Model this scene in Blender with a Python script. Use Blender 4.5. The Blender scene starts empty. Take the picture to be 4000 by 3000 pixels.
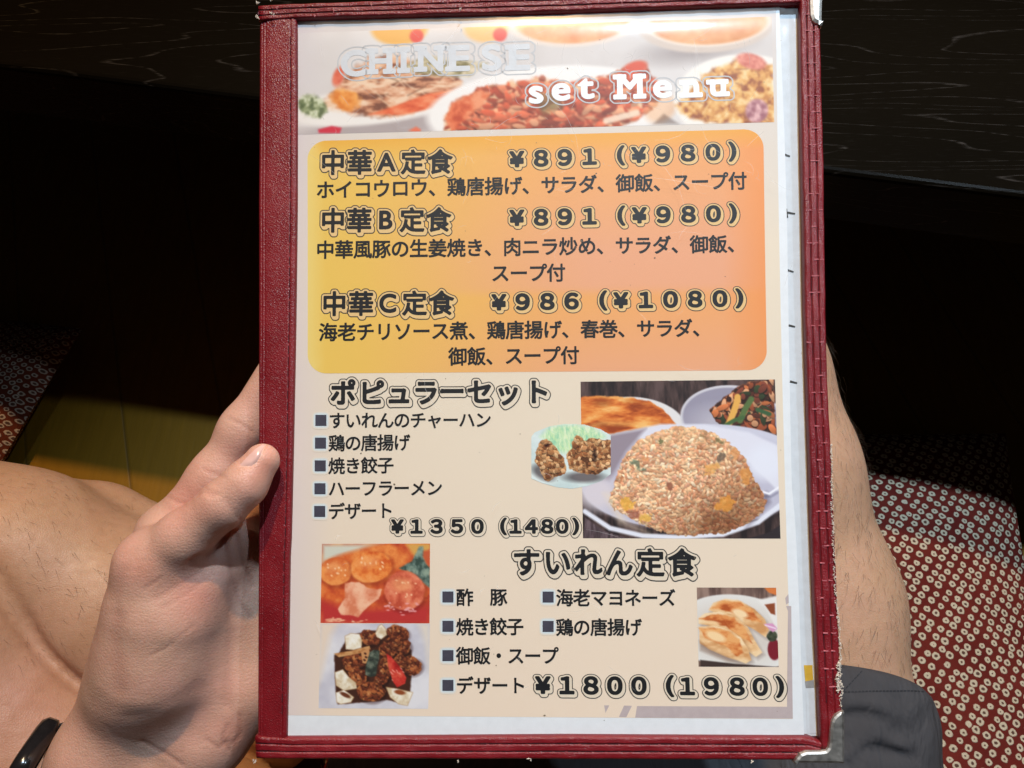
import bpy, math, random
import numpy as np

random.seed(7)
RNG = np.random.default_rng(11)
S = bpy.context.scene
COL = S.collection

# ------------------------------------------------------------------ camera, world, lamps, exposure
FOC = 2890.0                                   # focal length in photo pixels (photo is 4000 x 3000)
PITCH = math.radians(65)
CAM = np.array([0.0, 0.0, 0.66])
FWD = np.array([0, math.cos(PITCH), -math.sin(PITCH)])
UPV = np.array([0, math.sin(PITCH), math.cos(PITCH)])
RGT = np.array([1.0, 0, 0])

cd = bpy.data.cameras.new('camera')
cam = bpy.data.objects.new('camera', cd)
COL.objects.link(cam)
cam.location = CAM
cam.rotation_euler = (math.pi / 2 - PITCH, 0, 0)
cd.sensor_fit = 'HORIZONTAL'
cd.sensor_width = 36
cd.lens = 36 * FOC / 4000
cd.clip_start = 0.01
cd.clip_end = 60
S.camera = cam

w = bpy.data.worlds.new('World')
S.world = w
w.use_nodes = True
w.node_tree.nodes['Background'].inputs[0].default_value = (1.0, 0.86, 0.72, 1)
w.node_tree.nodes['Background'].inputs[1].default_value = 0.012

def lamp(name, loc, target, watts, color, radius, spot=math.radians(80), blend=0.6):
    l = bpy.data.lights.new(name, 'SPOT')
    l.energy = watts
    l.color = color
    l.shadow_soft_size = radius
    l.spot_size = spot
    l.spot_blend = blend
    o = bpy.data.objects.new(name, l)
    COL.objects.link(o)
    o.location = loc
    d = np.array(target) - np.array(loc)
    import mathutils
    o.rotation_euler = mathutils.Vector(d).to_track_quat('-Z', 'Y').to_euler()
    return o

lamp('warm_ceiling_lamp', (-0.04, 1.18, 2.05), (0, 0.15, 0.3), 130, (1.0, 0.60, 0.26), 0.03)
lamp('side_ceiling_lamp', (1.15, 0.66, 2.05), (0.30, 0.15, 0.4), 45, (0.66, 0.84, 1.0), 0.03, math.radians(34), 1.0)
lamp('far_ceiling_lamp', (-0.10, 1.55, 2.05), (0, 0.25, 0.45), 14, (1.0, 0.86, 0.70), 0.035)
lamp('cool_ceiling_lamp', (0.24, 0.785, 2.05), (0.15, 0.12, 0.3), 150, (0.64, 0.83, 1.0), 0.03, math.radians(36), 1.0)

vs = S.view_settings
vs.view_transform = 'Standard'
vs.look = 'None'
vs.exposure = 0.02
vs.gamma = 1.0
vs.use_curve_mapping = False
S.cycles.use_denoising = True
S.cycles.max_bounces = 8
S.cycles.transparent_max_bounces = 16

# ------------------------------------------------------------------ measuring helpers
def ray(px, py):
    px = np.asarray(px, float)[..., None]
    py = np.asarray(py, float)[..., None]
    return FWD + (px - 2000) / FOC * RGT - (py - 1500) / FOC * UPV

def at(px, py, depth):
    return CAM + depth * ray(px, py)

def hit(px, py, z):
    d = ray(px, py)
    return CAM + d * ((z - CAM[2]) / d[..., 2:3])

# the menu's own frame: u to the right, v up the page, h out of the page (metres); slightly sagging
WW, WH, SAG = 0.206, 0.28952182, 0.00303817
MR = np.array([[0.9990917, -0.00496091, -0.04232207],
               [0.0075152, 0.99814537, 0.06040973],
               [0.04194389, -0.06067291, 0.99727604]])
MT = np.array([0.013817, 0.00819835, -0.29677739])
BASIS = np.stack([RGT, UPV, -FWD], 1)          # camera axes as columns

def sag(v):
    t = np.clip(v / WH, -0.05, 1.05)
    return SAG * ((2 * t - 1) ** 2 - 1)

def P(u, v, h=0.0):
    u, v, h = np.broadcast_arrays(np.asarray(u, float), np.asarray(v, float), np.asarray(h, float))
    x = np.stack([u - WW / 2, v - WH / 2, sag(v) + h], -1)
    return CAM + (x @ MR.T + MT) @ BASIS.T

def UV(px, py, h=0.0):
    px = np.asarray(px, float)
    py = np.asarray(py, float)
    d = np.stack([(px - 2000) / FOC, -(py - 1500) / FOC, -np.ones_like(px)], -1)
    dl = d @ MR
    ol = -MT @ MR
    z = np.zeros_like(px) + h
    for _ in range(8):
        k = (z - ol[2]) / dl[..., 2]
        u = ol[0] + k * dl[..., 0] + WW / 2
        v = ol[1] + k * dl[..., 1] + WH / 2
        z = sag(v) + h
    return u, v

DS = 4000 / 2212.0
def D(x, y, h=0.0):
    return UV(np.asarray(x, float) * DS, np.asarray(y, float) * DS, h)

# ------------------------------------------------------------------ object helpers
def tag(o, label=None, cat=None, group=None, kind=None):
    if label: o['label'] = label
    if cat: o['category'] = cat
    if group: o['group'] = group
    if kind: o['kind'] = kind
    return o

def empty(name, loc):
    o = bpy.data.objects.new(name, None)
    o.empty_display_size = 0.02
    COL.objects.link(o)
    o.location = loc
    return o

def obj(name, verts, faces, mat, parent=None, smooth=False, col=None):
    me = bpy.data.meshes.new(name)
    verts = np.asarray(verts, np.float64).reshape(-1, 3)
    if parent is not None:
        off = np.array(ORIG.get(parent.name, (0, 0, 0)))
        verts = verts - off
    if isinstance(faces, tuple):               # (flat loop indices, face sizes)
        loops, tot = faces
        me.vertices.add(len(verts))
        me.vertices.foreach_set('co', verts.astype(np.float32).ravel())
        me.loops.add(len(loops))
        me.loops.foreach_set('vertex_index', np.asarray(loops, np.int32))
        me.polygons.add(len(tot))
        st = np.concatenate([[0], np.cumsum(tot)[:-1]]).astype(np.int32)
        me.polygons.foreach_set('loop_start', st)
        me.update(calc_edges=True)
        me.validate()
    else:
        me.from_pydata(verts.tolist(), [], [list(map(int, f)) for f in faces])
    if smooth:
        me.polygons.foreach_set('use_smooth', np.ones(len(me.polygons), bool))
    if col is not None:
        a = me.color_attributes.new('Col', 'FLOAT_COLOR', 'POINT')
        c = np.ones((len(verts), 4), np.float32)
        c[:, :3] = np.asarray(col, np.float32).reshape(-1, 3)
        a.data.foreach_set('color', c.ravel())
    if mat is not None:
        me.materials.append(mat)
    me.update()
    o = bpy.data.objects.new(name, me)
    COL.objects.link(o)
    if parent is not None:
        o.parent = parent
        ORIG[o.name] = ORIG.get(parent.name, (0, 0, 0))
    return o

ORIG = {}
def root(name, loc, label, cat, group=None):
    o = empty(name, loc)
    ORIG[o.name] = tuple(loc)
    return tag(o, label, cat, group)

def grid_faces(nu, nv):
    i, j = np.meshgrid(np.arange(nu - 1), np.arange(nv - 1), indexing='ij')
    a = (i * nv + j).ravel()
    q = np.stack([a, a + nv, a + nv + 1, a + 1], 1)
    return q.ravel(), np.full(len(q), 4)

def lin(c):
    c = np.asarray(c, float) / 255.0
    return np.where(c <= 0.04045, c / 12.92, ((c + 0.055) / 1.055) ** 2.4)

# ------------------------------------------------------------------ materials
class NT:
    def __init__(s, name):
        s.m = bpy.data.materials.new(name)
        s.m.use_nodes = True
        s.t = s.m.node_tree
        s.b = s.t.nodes['Principled BSDF']
        s.out = s.t.nodes['Material Output']
    def n(s, kind, **kw):
        x = s.t.nodes.new(kind)
        for k, v in kw.items():
            if k.startswith('i_'):
                x.inputs[k[2:].replace('_', ' ')].default_value = v
            else:
                setattr(x, k, v)
        return x
    def l(s, a, b):
        s.t.links.new(a, b)
    def coord(s, scale=(1, 1, 1), rot=(0, 0, 0), what='Object'):
        tc = s.n('ShaderNodeTexCoord')
        mp = s.n('ShaderNodeMapping')
        mp.inputs['Scale'].default_value = scale
        mp.inputs['Rotation'].default_value = rot
        s.l(tc.outputs[what], mp.inputs['Vector'])
        return mp.outputs[0]
    def noise(s, vec, scale, detail=4, rough=0.55, dist=0):
        x = s.n('ShaderNodeTexNoise')
        x.inputs['Scale'].default_value = scale
        x.inputs['Detail'].default_value = detail
        x.inputs['Roughness'].default_value = rough
        x.inputs['Distortion'].default_value = dist
        s.l(vec, x.inputs['Vector'])
        return x.outputs['Fac']
    def ramp(s, fac, stops):
        x = s.n('ShaderNodeValToRGB')
        e = x.color_ramp.elements
        while len(e) < len(stops):
            e.new(0.5)
        for k, (p, c) in enumerate(stops):
            e[k].position = p
            e[k].color = (c, c, c, 1) if np.isscalar(c) else (*c, 1)
        s.l(fac, x.inputs[0])
        return x.outputs[0]
    def math(s, op, a, b=None):
        x = s.n('ShaderNodeMath', operation=op)
        for k, v in enumerate((a, b)):
            if v is None: continue
            if isinstance(v, (int, float)): x.inputs[k].default_value = v
            else: s.l(v, x.inputs[k])
        return x.outputs[0]
    def mix(s, fac, a, b, mode='MIX'):
        x = s.n('ShaderNodeMix', data_type='RGBA', blend_type=mode)
        for k, v in ((0, fac), (6, a), (7, b)):
            if isinstance(v, (int, float)): x.inputs[k].default_value = v
            elif isinstance(v, (tuple, list, np.ndarray)): x.inputs[k].default_value = (*v, 1)
            else: s.l(v, x.inputs[k])
        return x.outputs[2]
    def bump(s, height, strength, dist, normal=None):
        x = s.n('ShaderNodeBump')
        x.inputs['Strength'].default_value = strength
        x.inputs['Distance'].default_value = dist
        s.l(height, x.inputs['Height'])
        if normal is not None: s.l(normal, x.inputs['Normal'])
        s.l(x.outputs[0], s.b.inputs['Normal'])
        return x.outputs[0]
    def base(s, c):
        if isinstance(c, (tuple, list, np.ndarray)): s.b.inputs['Base Color'].default_value = (*c, 1)
        else: s.l(c, s.b.inputs['Base Color'])
    def rough(s, r, spec=0.5):
        if isinstance(r, (int, float)): s.b.inputs['Roughness'].default_value = r
        else: s.l(r, s.b.inputs['Roughness'])
        s.b.inputs['Specular IOR Level'].default_value = spec

def plain(name, c, rough=0.6, spec=0.4, metal=0.0, vary=0.12, vscale=300):
    t = NT(name)
    n = t.noise(t.coord(), vscale, 5)
    t.base(t.mix(t.ramp(n, [(0.3, 0.0), (0.7, 1.0)]), np.array(c) * (1 - vary), np.clip(np.array(c) * (1 + vary), 0, 1)))
    t.rough(rough, spec)
    t.b.inputs['Metallic'].default_value = metal
    return t.m

def attr_mat(name, rough=0.75, spec=0.15):
    t = NT(name)
    a = t.n('ShaderNodeAttribute', attribute_name='Col')
    t.base(a.outputs['Color'])
    t.rough(rough, spec)
    return t.m

def leather():
    t = NT('red_leatherette')
    v = t.coord()
    vo = t.n('ShaderNodeTexVoronoi', feature='DISTANCE_TO_EDGE')
    vo.inputs['Scale'].default_value = 1250
    wv = t.n('ShaderNodeVectorMath', operation='ADD')
    nz = t.n('ShaderNodeTexNoise')
    nz.inputs['Scale'].default_value = 700
    t.l(v, nz.inputs['Vector'])
    sc = t.n('ShaderNodeVectorMath', operation='SCALE')
    sc.inputs['Scale'].default_value = 0.0012
    t.l(nz.outputs['Color'], sc.inputs[0])
    t.l(v, wv.inputs[0]); t.l(sc.outputs[0], wv.inputs[1])
    t.l(wv.outputs[0], vo.inputs['Vector'])
    big = t.noise(v, 60, 5)
    t.base(t.mix(t.ramp(big, [(0.3, 0.0), (0.72, 1.0)]), (0.145, 0.0045, 0.0085), (0.21, 0.008, 0.014)))
    h = t.math('ADD', t.ramp(vo.outputs['Distance'], [(0.0, 0.0), (0.35, 1.0)]), t.math('MULTIPLY', t.noise(v, 2200, 3), 0.6))
    t.bump(h, 0.55, 0.00018)
    t.rough(t.ramp(big, [(0.3, 0.36), (0.7, 0.48)]), 0.5)
    return t.m

def skin(name, base, tint, dark):
    t = NT(name)
    v = t.coord()
    a = t.noise(v, 28, 5, 0.6)
    b = t.noise(v, 160, 5, 0.65)
    c = t.noise(v, 1100, 3, 0.6)
    k = t.mix(t.ramp(a, [(0.32, 0.0), (0.68, 1.0)]), base, tint)
    k = t.mix(t.math('MULTIPLY', t.ramp(b, [(0.42, 0.0), (0.78, 1.0)]), 0.45), k, dark)
    k = t.mix(t.math('MULTIPLY', t.ramp(c, [(0.45, 0.0), (0.7, 1.0)]), 0.22), k, dark)
    at_ = t.n('ShaderNodeAttribute', attribute_name='Col')
    k = t.mix(1.0, k, at_.outputs['Color'], 'MULTIPLY')
    t.base(k)
    t.rough(t.ramp(b, [(0.3, 0.42), (0.7, 0.56)]), 0.42)
    t.b.inputs['Subsurface Weight'].default_value = 0.25
    t.b.inputs['Subsurface Radius'].default_value = (1.0, 0.35, 0.2)
    t.b.inputs['Subsurface Scale'].default_value = 0.012
    vo = t.n('ShaderNodeTexVoronoi', feature='DISTANCE_TO_EDGE')
    vo.inputs['Scale'].default_value = 720
    t.l(v, vo.inputs['Vector'])
    hh = t.math('ADD', t.ramp(vo.outputs['Distance'], [(0.0, 0.0), (0.25, 1.0)]), t.math('MULTIPLY', c, 1.2))
    wr = t.noise(t.coord((55, 620, 620), (0, 0, math.radians(-32))), 1.0, 4, 0.6, 0.4)
    hh = t.math('ADD', hh, t.math('MULTIPLY', b, 2.5))
    hh = t.math('ADD', hh, t.math('MULTIPLY', wr, 2.2))
    t.bump(hh, 0.28, 0.00022)
    return t.m

M = {}
M['leather'] = leather()
M['stitch'] = plain('dark_stitch_thread', (0.028, 0.006, 0.01), 0.8)
M['thread'] = plain('pale_canvas_thread', (0.62, 0.56, 0.48), 0.9, vary=0.3, vscale=1500)
M['scuff'] = plain('scuffed_leatherette', (0.42, 0.12, 0.14), 0.7)
M['paper'] = plain('white_paper', (0.74, 0.77, 0.80), 0.7, 0.2, vary=0.03)
M['paper2'] = plain('inner_sheet_paper', (0.60, 0.64, 0.68), 0.7, 0.2, vary=0.05)
M['print'] = attr_mat('printed_ink')
M['ink'] = plain('black_ink', (0.009, 0.0095, 0.011), 0.6, 0.2)
M['ink_soft'] = plain('outline_ink', (0.045, 0.043, 0.04), 0.6, 0.2)
M['bullet'] = plain('slate_ink', (0.055, 0.052, 0.075), 0.6, 0.2)
M['white_ink'] = plain('white_ink', (0.82, 0.84, 0.86), 0.6, 0.2, vary=0.02)
M['pale_ink'] = plain('pale_lettering', (0.60, 0.62, 0.65), 0.6, 0.2, vary=0.05)
M['mauve'] = plain('mauve_ink', (0.48, 0.40, 0.40), 0.7, 0.2, vary=0.05)
M['yellow'] = plain('yellow_ink', (0.62, 0.38, 0.04), 0.7, 0.2)
M['grey_ink'] = plain('grey_ink', (0.28, 0.28, 0.28), 0.7, 0.2)

def metal():
    t = NT('nickel_plate')
    v = t.coord((60, 60, 900))
    n = t.noise(v, 3, 4)
    t.base(t.mix(n, (0.42, 0.40, 0.37), (0.66, 0.64, 0.60)))
    t.b.inputs['Metallic'].default_value = 1
    t.rough(t.ramp(t.noise(t.coord(), 400, 4), [(0.3, 0.42), (0.7, 0.56)]))
    t.bump(n, 0.03, 0.0001)
    return t.m
M['metal'] = metal()

def film():
    t = NT('clear_vinyl')
    t.t.nodes.remove(t.b)
    tr = t.n('ShaderNodeBsdfTransparent')
    tr.inputs[0].default_value = (0.97, 0.98, 0.985, 1)
    gl = t.n('ShaderNodeBsdfGlossy')
    gl.inputs['Roughness'].default_value = 0.20
    gl2 = t.n('ShaderNodeBsdfGlossy')
    gl2.inputs['Roughness'].default_value = 0.46
    v = t.coord()
    bp = t.n('ShaderNodeBump')
    bp.inputs['Strength'].default_value = 0.2
    bp.inputs['Distance'].default_value = 0.0008
    t.l(t.noise(v, 45, 3), bp.inputs['Height'])
    t.l(bp.outputs[0], gl.inputs['Normal'])
    fr = t.n('ShaderNodeFresnel')
    geo = t.n('ShaderNodeNewGeometry')
    # same reflectance from either side of the thin sheet
    t.l(t.math('ADD', 1.52, t.math('MULTIPLY', geo.outputs['Backfacing'], 1 / 1.52 - 1.52)), fr.inputs[0])
    g = t.n('ShaderNodeMixShader')
    t.l(t.math('MULTIPLY', fr.outputs[0], 0.7), g.inputs[0])
    t.l(tr.outputs[0], g.inputs[1]); t.l(gl2.outputs[0], g.inputs[2])
    mx = t.n('ShaderNodeMixShader')
    t.l(t.math('MULTIPLY', fr.outputs[0], 0.36), mx.inputs[0])
    t.l(g.outputs[0], mx.inputs[1]); t.l(gl.outputs[0], mx.inputs[2])
    t.l(mx.outputs[0], t.out.inputs[0])
    return t.m
M['film'] = film()

def scratch():
    t = NT('scratch_marks')
    t.t.nodes.remove(t.b)
    tr = t.n('ShaderNodeBsdfTransparent')
    di = t.n('ShaderNodeBsdfDiffuse')
    di.inputs[0].default_value = (0.9, 0.9, 0.9, 1)
    mx = t.n('ShaderNodeMixShader')
    mx.inputs[0].default_value = 0.30
    t.l(tr.outputs[0], mx.inputs[1]); t.l(di.outputs[0], mx.inputs[2])
    t.l(mx.outputs[0], t.out.inputs[0])
    return t.m
M['scratch'] = scratch()

def wood():
    t = NT('black_stained_oak')
    v = t.coord((0.75, 9.0, 9.0), (0, 0, math.radians(4)))
    n = t.noise(v, 3.0, 2, 0.4, 0.15)
    fr = t.math('FRACT', t.math('MULTIPLY', n, 14))
    line = t.ramp(fr, [(0.0, 1.0), (0.06, 0.0), (0.97, 0.0), (1.0, 1.0)])
    fine = t.noise(t.coord((18, 260, 260)), 4, 5, 0.7)
    brk = t.ramp(fine, [(0.44, 0.0), (0.62, 1.0)])
    k = t.math('MULTIPLY', line, brk)
    big = t.noise(t.coord((2, 5, 5)), 2.0, 3)
    ground = t.mix(big, (0.0022, 0.0018, 0.0012), (0.0055, 0.0042, 0.0026))
    pores = t.math('MULTIPLY', t.ramp(t.noise(t.coord((30, 520, 520)), 3, 3, 0.6), [(0.58, 0.0), (0.75, 1.0)]), 0.07)
    t.base(t.mix(t.math('MAXIMUM', t.math('MULTIPLY', k, 0.8), pores), ground, (0.042, 0.038, 0.035)))
    t.rough(0.26, 0.03)
    t.bump(t.math('SUBTRACT', fine, t.math('MULTIPLY', line, 0.5)), 0.12, 0.0005)
    return t.m
M['wood'] = wood()

def floor_mat():
    t = NT('golden_floor_boards')
    v = t.coord((1, 1, 1), (0, 0, math.radians(-18)))
    sp = t.n('ShaderNodeSeparateXYZ')
    t.l(v, sp.inputs[0])
    x = t.math('FRACT', t.math('MULTIPLY', sp.outputs[0], 11.0))
    seam = t.ramp(x, [(0.0, 1.0), (0.03, 0.0), (0.985, 0.0), (1.0, 1.0)])
    g = t.noise(t.coord((90, 8, 1), (0, 0, math.radians(-18))), 2, 5, 0.6)
    k = t.mix(g, (0.17, 0.084, 0.003), (0.26, 0.13, 0.006))
    t.base(t.mix(t.math('MULTIPLY', seam, 0.65), k, (0.09, 0.055, 0.015)))
    t.rough(0.5, 0.3)
    t.bump(t.math('SUBTRACT', g, seam), 0.3, 0.0008)
    return t.m
M['floor'] = floor_mat()

def kanoko(name, scale, r_out, r_in, reds, dots):
    t = NT(name)
    tc = t.n('ShaderNodeTexCoord')
    mp = t.n('ShaderNodeMapping')
    mp.inputs['Rotation'].default_value = (0, 0, math.radians(33))
    mp.inputs['Scale'].default_value = (scale, scale * 1.17, 1)
    t.l(tc.outputs['UV'], mp.inputs['Vector'])
    v = mp.outputs[0]
    vo = t.n('ShaderNodeTexVoronoi', voronoi_dimensions='2D')
    vo.inputs['Scale'].default_value = 1
    vo.inputs['Randomness'].default_value = 0.30
    t.l(v, vo.inputs['Vector'])
    sz = t.n('ShaderNodeSeparateColor')
    t.l(vo.outputs['Color'], sz.inputs[0])
    jit = t.math('MULTIPLY', t.math('SUBTRACT', t.noise(v, 2.6, 3), 0.5), 0.30)
    jit = t.math('ADD', jit, t.math('MULTIPLY', t.math('SUBTRACT', sz.outputs[0], 0.5), 0.10))
    d = t.math('ADD', vo.outputs['Distance'], jit)
    ringo = t.ramp(d, [(r_out - 0.05, 1.0), (r_out + 0.03, 0.0)])
    hole = t.ramp(d, [(r_in - 0.04, 1.0), (r_in + 0.04, 0.0)])
    big = t.noise(v, 0.22, 4)
    red = t.mix(t.ramp(big, [(0.3, 0.0), (0.7, 1.0)]), reds[0], reds[1])
    k = t.mix(t.math('MULTIPLY', ringo, 0.94), red, t.mix(t.noise(v, 1.3, 3), dots[0], dots[1]))
    k = t.mix(t.math('MULTIPLY', hole, 0.9), k, np.array(reds[0]) * 0.45)
    weave = t.noise(v, 14, 2)
    k = t.mix(t.math('MULTIPLY', t.ramp(weave, [(0.4, 0.0), (0.7, 1.0)]), 0.25), k, np.array(reds[0]) * 0.6)
    t.base(k)
    t.rough(0.85, 0.12)
    crease = t.noise(v, 0.12, 3)
    t.bump(t.math('ADD', t.math('ADD', t.math('MULTIPLY', ringo, 0.6), weave), t.math('MULTIPLY', crease, 5)), 0.6, 0.0012)
    return t.m
M['kanoko'] = kanoko('red_fabric_with_ring_dots', 120, 0.35, 0.12, ((0.090, 0.010, 0.008), (0.135, 0.018, 0.012)), ((0.42, 0.36, 0.25), (0.60, 0.53, 0.40)))
M['kanoko2'] = kanoko('rust_fabric_with_ring_dots', 150, 0.37, 0.20, ((0.10, 0.020, 0.009), (0.14, 0.030, 0.014)), ((0.40, 0.33, 0.27), (0.55, 0.46, 0.38)))

def cloth():
    t = NT('slate_grey_ripstop')
    v = t.coord()
    sp = t.coord((1400, 1400, 1400))
    wv = t.n('ShaderNodeTexWave')
    wv.inputs['Scale'].default_value = 0.5
    t.l(sp, wv.inputs['Vector'])
    big = t.noise(v, 22, 4)
    t.base(t.mix(big, (0.043, 0.043, 0.049), (0.062, 0.062, 0.069)))
    t.rough(0.72, 0.3)
    wr = t.noise(t.coord((40, 14, 14)), 1.6, 3, 0.5, 0.6)
    t.bump(t.math('ADD', t.math('MULTIPLY', wr, 6), t.math('MULTIPLY', wv.outputs['Fac'], 0.15)), 0.8, 0.0016)
    return t.m
M['cloth'] = cloth()
M['cloth_stitch'] = plain('dark_seam_thread', (0.018, 0.019, 0.024), 0.8)
M['hand_skin'] = skin('hand_skin', (0.555, 0.345, 0.255), (0.59, 0.32, 0.25), (0.42, 0.225, 0.155))
M['leg_skin'] = skin('leg_skin', (0.48, 0.295, 0.185), (0.51, 0.305, 0.205), (0.35, 0.19, 0.11))
M['hair'] = plain('body_hair', (0.03, 0.018, 0.01), 0.6)
M['watch'] = plain('black_watch_case', (0.012, 0.011, 0.012), 0.18, 0.6)
M['strap'] = plain('grey_rubber_strap', (0.045, 0.047, 0.052), 0.5, 0.4)

# ------------------------------------------------------------------ setting: floor, table, cushions
F0 = 3.0
obj('floor', [(-F0, -F0, 0), (F0, -F0, 0), (F0, F0, 0), (-F0, F0, 0)], [(0, 1, 2, 3)], M['floor'])
tag(bpy.data.objects['floor'], kind='structure')

TZ = 0.33
EA, EB = hit(0, 255, TZ), hit(4000, 765, TZ)
EX = (EB - EA) / np.linalg.norm(EB - EA)
EY = np.array([-EX[1], EX[0], 0])
def T3(a, b, z):
    return EA + EX * a + EY * b + np.array([0, 0, z - TZ])

def bevel_box(a0, a1, b0, b1, z0, z1, bev, seg=3):
    """box in table coordinates with rounded edges along the top"""
    prof = []
    for k in range(seg + 1):
        an = math.pi / 2 * k / seg
        prof.append((bev * (1 - math.sin(an)), -bev * (1 - math.cos(an))))
    rings = [(0.0, z0)]
    for ins, dz in reversed(prof):
        rings.append((ins, z1 + dz))
    V, Fc = [], []
    for ins, z in rings:
        for a, b in ((a0 + ins, b0 + ins), (a1 - ins, b0 + ins), (a1 - ins, b1 - ins), (a0 + ins, b1 - ins)):
            V.append(T3(a, b, z))
    n = len(rings)
    for r in range(n - 1):
        for k in range(4):
            Fc.append((r * 4 + k, r * 4 + (k + 1) % 4, (r + 1) * 4 + (k + 1) % 4, (r + 1) * 4 + k))
    Fc.append((0, 3, 2, 1))
    Fc.append(tuple((n - 1) * 4 + k for k in range(4)))
    return np.array(V), Fc

table = root('low_table', tuple(T3(0.3, 0.4, 0)), 'black stained wooden low table behind the menu', 'table')
V, Fc = bevel_box(-0.95, 1.15, 0, 0.95, TZ - 0.04, TZ, 0.0035)
obj('tabletop', V, Fc, M['wood'], table)
for a in (-0.91, 1.05):
    for b in (0.06, 0.83):
        V, Fc = bevel_box(a, a + 0.06, b, b + 0.06, 0, TZ - 0.042, 0.001)
        obj('leg', V, Fc, M['wood'], table)

def cushion(name, centre, half, rot, zc, thick, label, mat):
    n = 72
    s = np.linspace(-1, 1, n)
    a, b = np.meshgrid(s, s, indexing='ij')
    # square outline with softly rounded, pinched-in sides
    prof = np.clip(1 - np.abs(a) ** 5, 0, 1) ** 0.5 * np.clip(1 - np.abs(b) ** 5, 0, 1) ** 0.5
    c, sn = math.cos(rot), math.sin(rot)
    pin = 1 - 0.05 * (1 - np.abs(b) ** 2) * np.abs(a) ** 3
    pin2 = 1 - 0.05 * (1 - np.abs(a) ** 2) * np.abs(b) ** 3
    x, y = a * half * pin, b * half * pin2
    lump = 0.004 * np.sin(a * 7 + 1) * np.cos(b * 6)
    V, UVc = [], []
    for sg in (1, -1):
        z = zc + sg * thick * prof + (lump * prof if sg > 0 else 0)
        V.append(np.stack([centre[0] + c * x - sn * y, centre[1] + sn * x + c * y, z], -1).reshape(-1, 3))
        # stretch the cloth coordinates down the sides
        UVc.append(np.stack([a * half + a * 0.0, b * half], -1).reshape(-1, 2))
    l1, t1 = grid_faces(n, n)
    l2 = l1.reshape(-1, 4)[:, ::-1] + n * n
    o = obj(name, np.concatenate(V), (np.concatenate([l1, l2.ravel()]), np.concatenate([t1, t1])), mat, None, True)
    uvl = o.data.uv_layers.new(name='UVMap')
    uvs = np.concatenate(UVc)
    li = np.zeros(len(o.data.loops), np.int32)
    o.data.loops.foreach_get('vertex_index', li)
    uvl.data.foreach_set('uv', uvs[li].astype(np.float32).ravel())
    return tag(o, label, 'cushion', 'floor cushions in ring dot cloth')

cc = hit(3915, 1700, 0.035)[:2]
r1 = math.radians(-4)
h1 = 0.29
cushion('floor_cushion', (cc[0] - h1 * math.cos(r1) + h1 * math.sin(r1), cc[1] - h1 * math.cos(r1) - h1 * math.sin(r1)), h1, r1, 0.040, 0.037,
        'red ring-dotted floor cushion under the person with the grey shorts, right of the menu', M['kanoko'])
cl = hit(330, 1290, 0.035)[:2]
r2 = math.radians(-12)
cushion('floor_cushion', (cl[0] - h1 * math.cos(r2) + h1 * math.sin(r2), cl[1] - h1 * math.cos(r2) - h1 * math.sin(r2)), h1, r2, 0.038, 0.036,
        'rust ring-dotted floor cushion half in shadow at the left edge beyond the bare leg', M['kanoko2'])

# ------------------------------------------------------------------ implicit surfaces
def surface_nets(f, org, vox):
    nx, ny, nz = f.shape
    ins = f < 0
    c = [ins[dx:nx - 1 + dx, dy:ny - 1 + dy, dz:nz - 1 + dz] for dx in (0, 1) for dy in (0, 1) for dz in (0, 1)]
    sm = sum(x.astype(np.int8) for x in c)
    act = (sm > 0) & (sm < 8)
    idx = np.full(act.shape, -1, np.int64)
    ii = np.argwhere(act)
    idx[act] = np.arange(len(ii))
    acc = np.zeros((len(ii), 3))
    cnt = np.zeros(len(ii))
    offs = [(a, b, d) for a in (0, 1) for b in (0, 1) for d in (0, 1)]
    val = [f[ii[:, 0] + o[0], ii[:, 1] + o[1], ii[:, 2] + o[2]] for o in offs]
    for p in range(8):
        for q in range(p + 1, 8):
            if sum(abs(offs[p][k] - offs[q][k]) for k in range(3)) != 1: continue
            m = (val[p] < 0) != (val[q] < 0)
            t = np.where(m, val[p] / np.where(m, val[p] - val[q], 1), 0)
            pt = np.array(offs[p]) + t[:, None] * (np.array(offs[q]) - np.array(offs[p]))
            acc += np.where(m[:, None], pt, 0)
            cnt += m
    V = org + (ii + acc / cnt[:, None]) * vox
    quads = []
    for ax in range(3):
        o1, o2 = [(1, 2), (2, 0), (0, 1)][ax]
        a = ins
        sl0 = [slice(None)] * 3; sl1 = [slice(None)] * 3
        sl0[ax] = slice(0, -1); sl1[ax] = slice(1, None)
        ch = a[tuple(sl0)] != a[tuple(sl1)]
        e = np.argwhere(ch)
        e = e[(e[:, o1] > 0) & (e[:, o2] > 0) & (e[:, o1] < f.shape[o1] - 1) & (e[:, o2] < f.shape[o2] - 1)]
        flip = a[e[:, 0], e[:, 1], e[:, 2]]
        d1 = np.zeros(3, int); d1[o1] = 1
        d2 = np.zeros(3, int); d2[o2] = 1
        g = lambda k: idx[k[:, 0], k[:, 1], k[:, 2]]
        q = np.stack([g(e - d1 - d2), g(e - d2), g(e), g(e - d1)], 1)
        q[~flip] = q[~flip][:, ::-1]
        quads.append(q)
    Q = np.concatenate(quads)
    Q = Q[(Q >= 0).all(1)]
    return V, Q

def smooth_mesh(V, Q, it=3, lam=0.5):
    for k in range(it):
        acc = np.zeros_like(V)
        cnt = np.zeros(len(V))
        for a in range(4):
            b = (a + 1) % 4
            np.add.at(acc, Q[:, a], V[Q[:, b]]); np.add.at(cnt, Q[:, a], 1)
            np.add.at(acc, Q[:, b], V[Q[:, a]]); np.add.at(cnt, Q[:, b], 1)
        V = V + (lam if k % 2 == 0 else -lam * 0.9) * (acc / np.maximum(cnt, 1)[:, None] - V)
    return V

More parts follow.
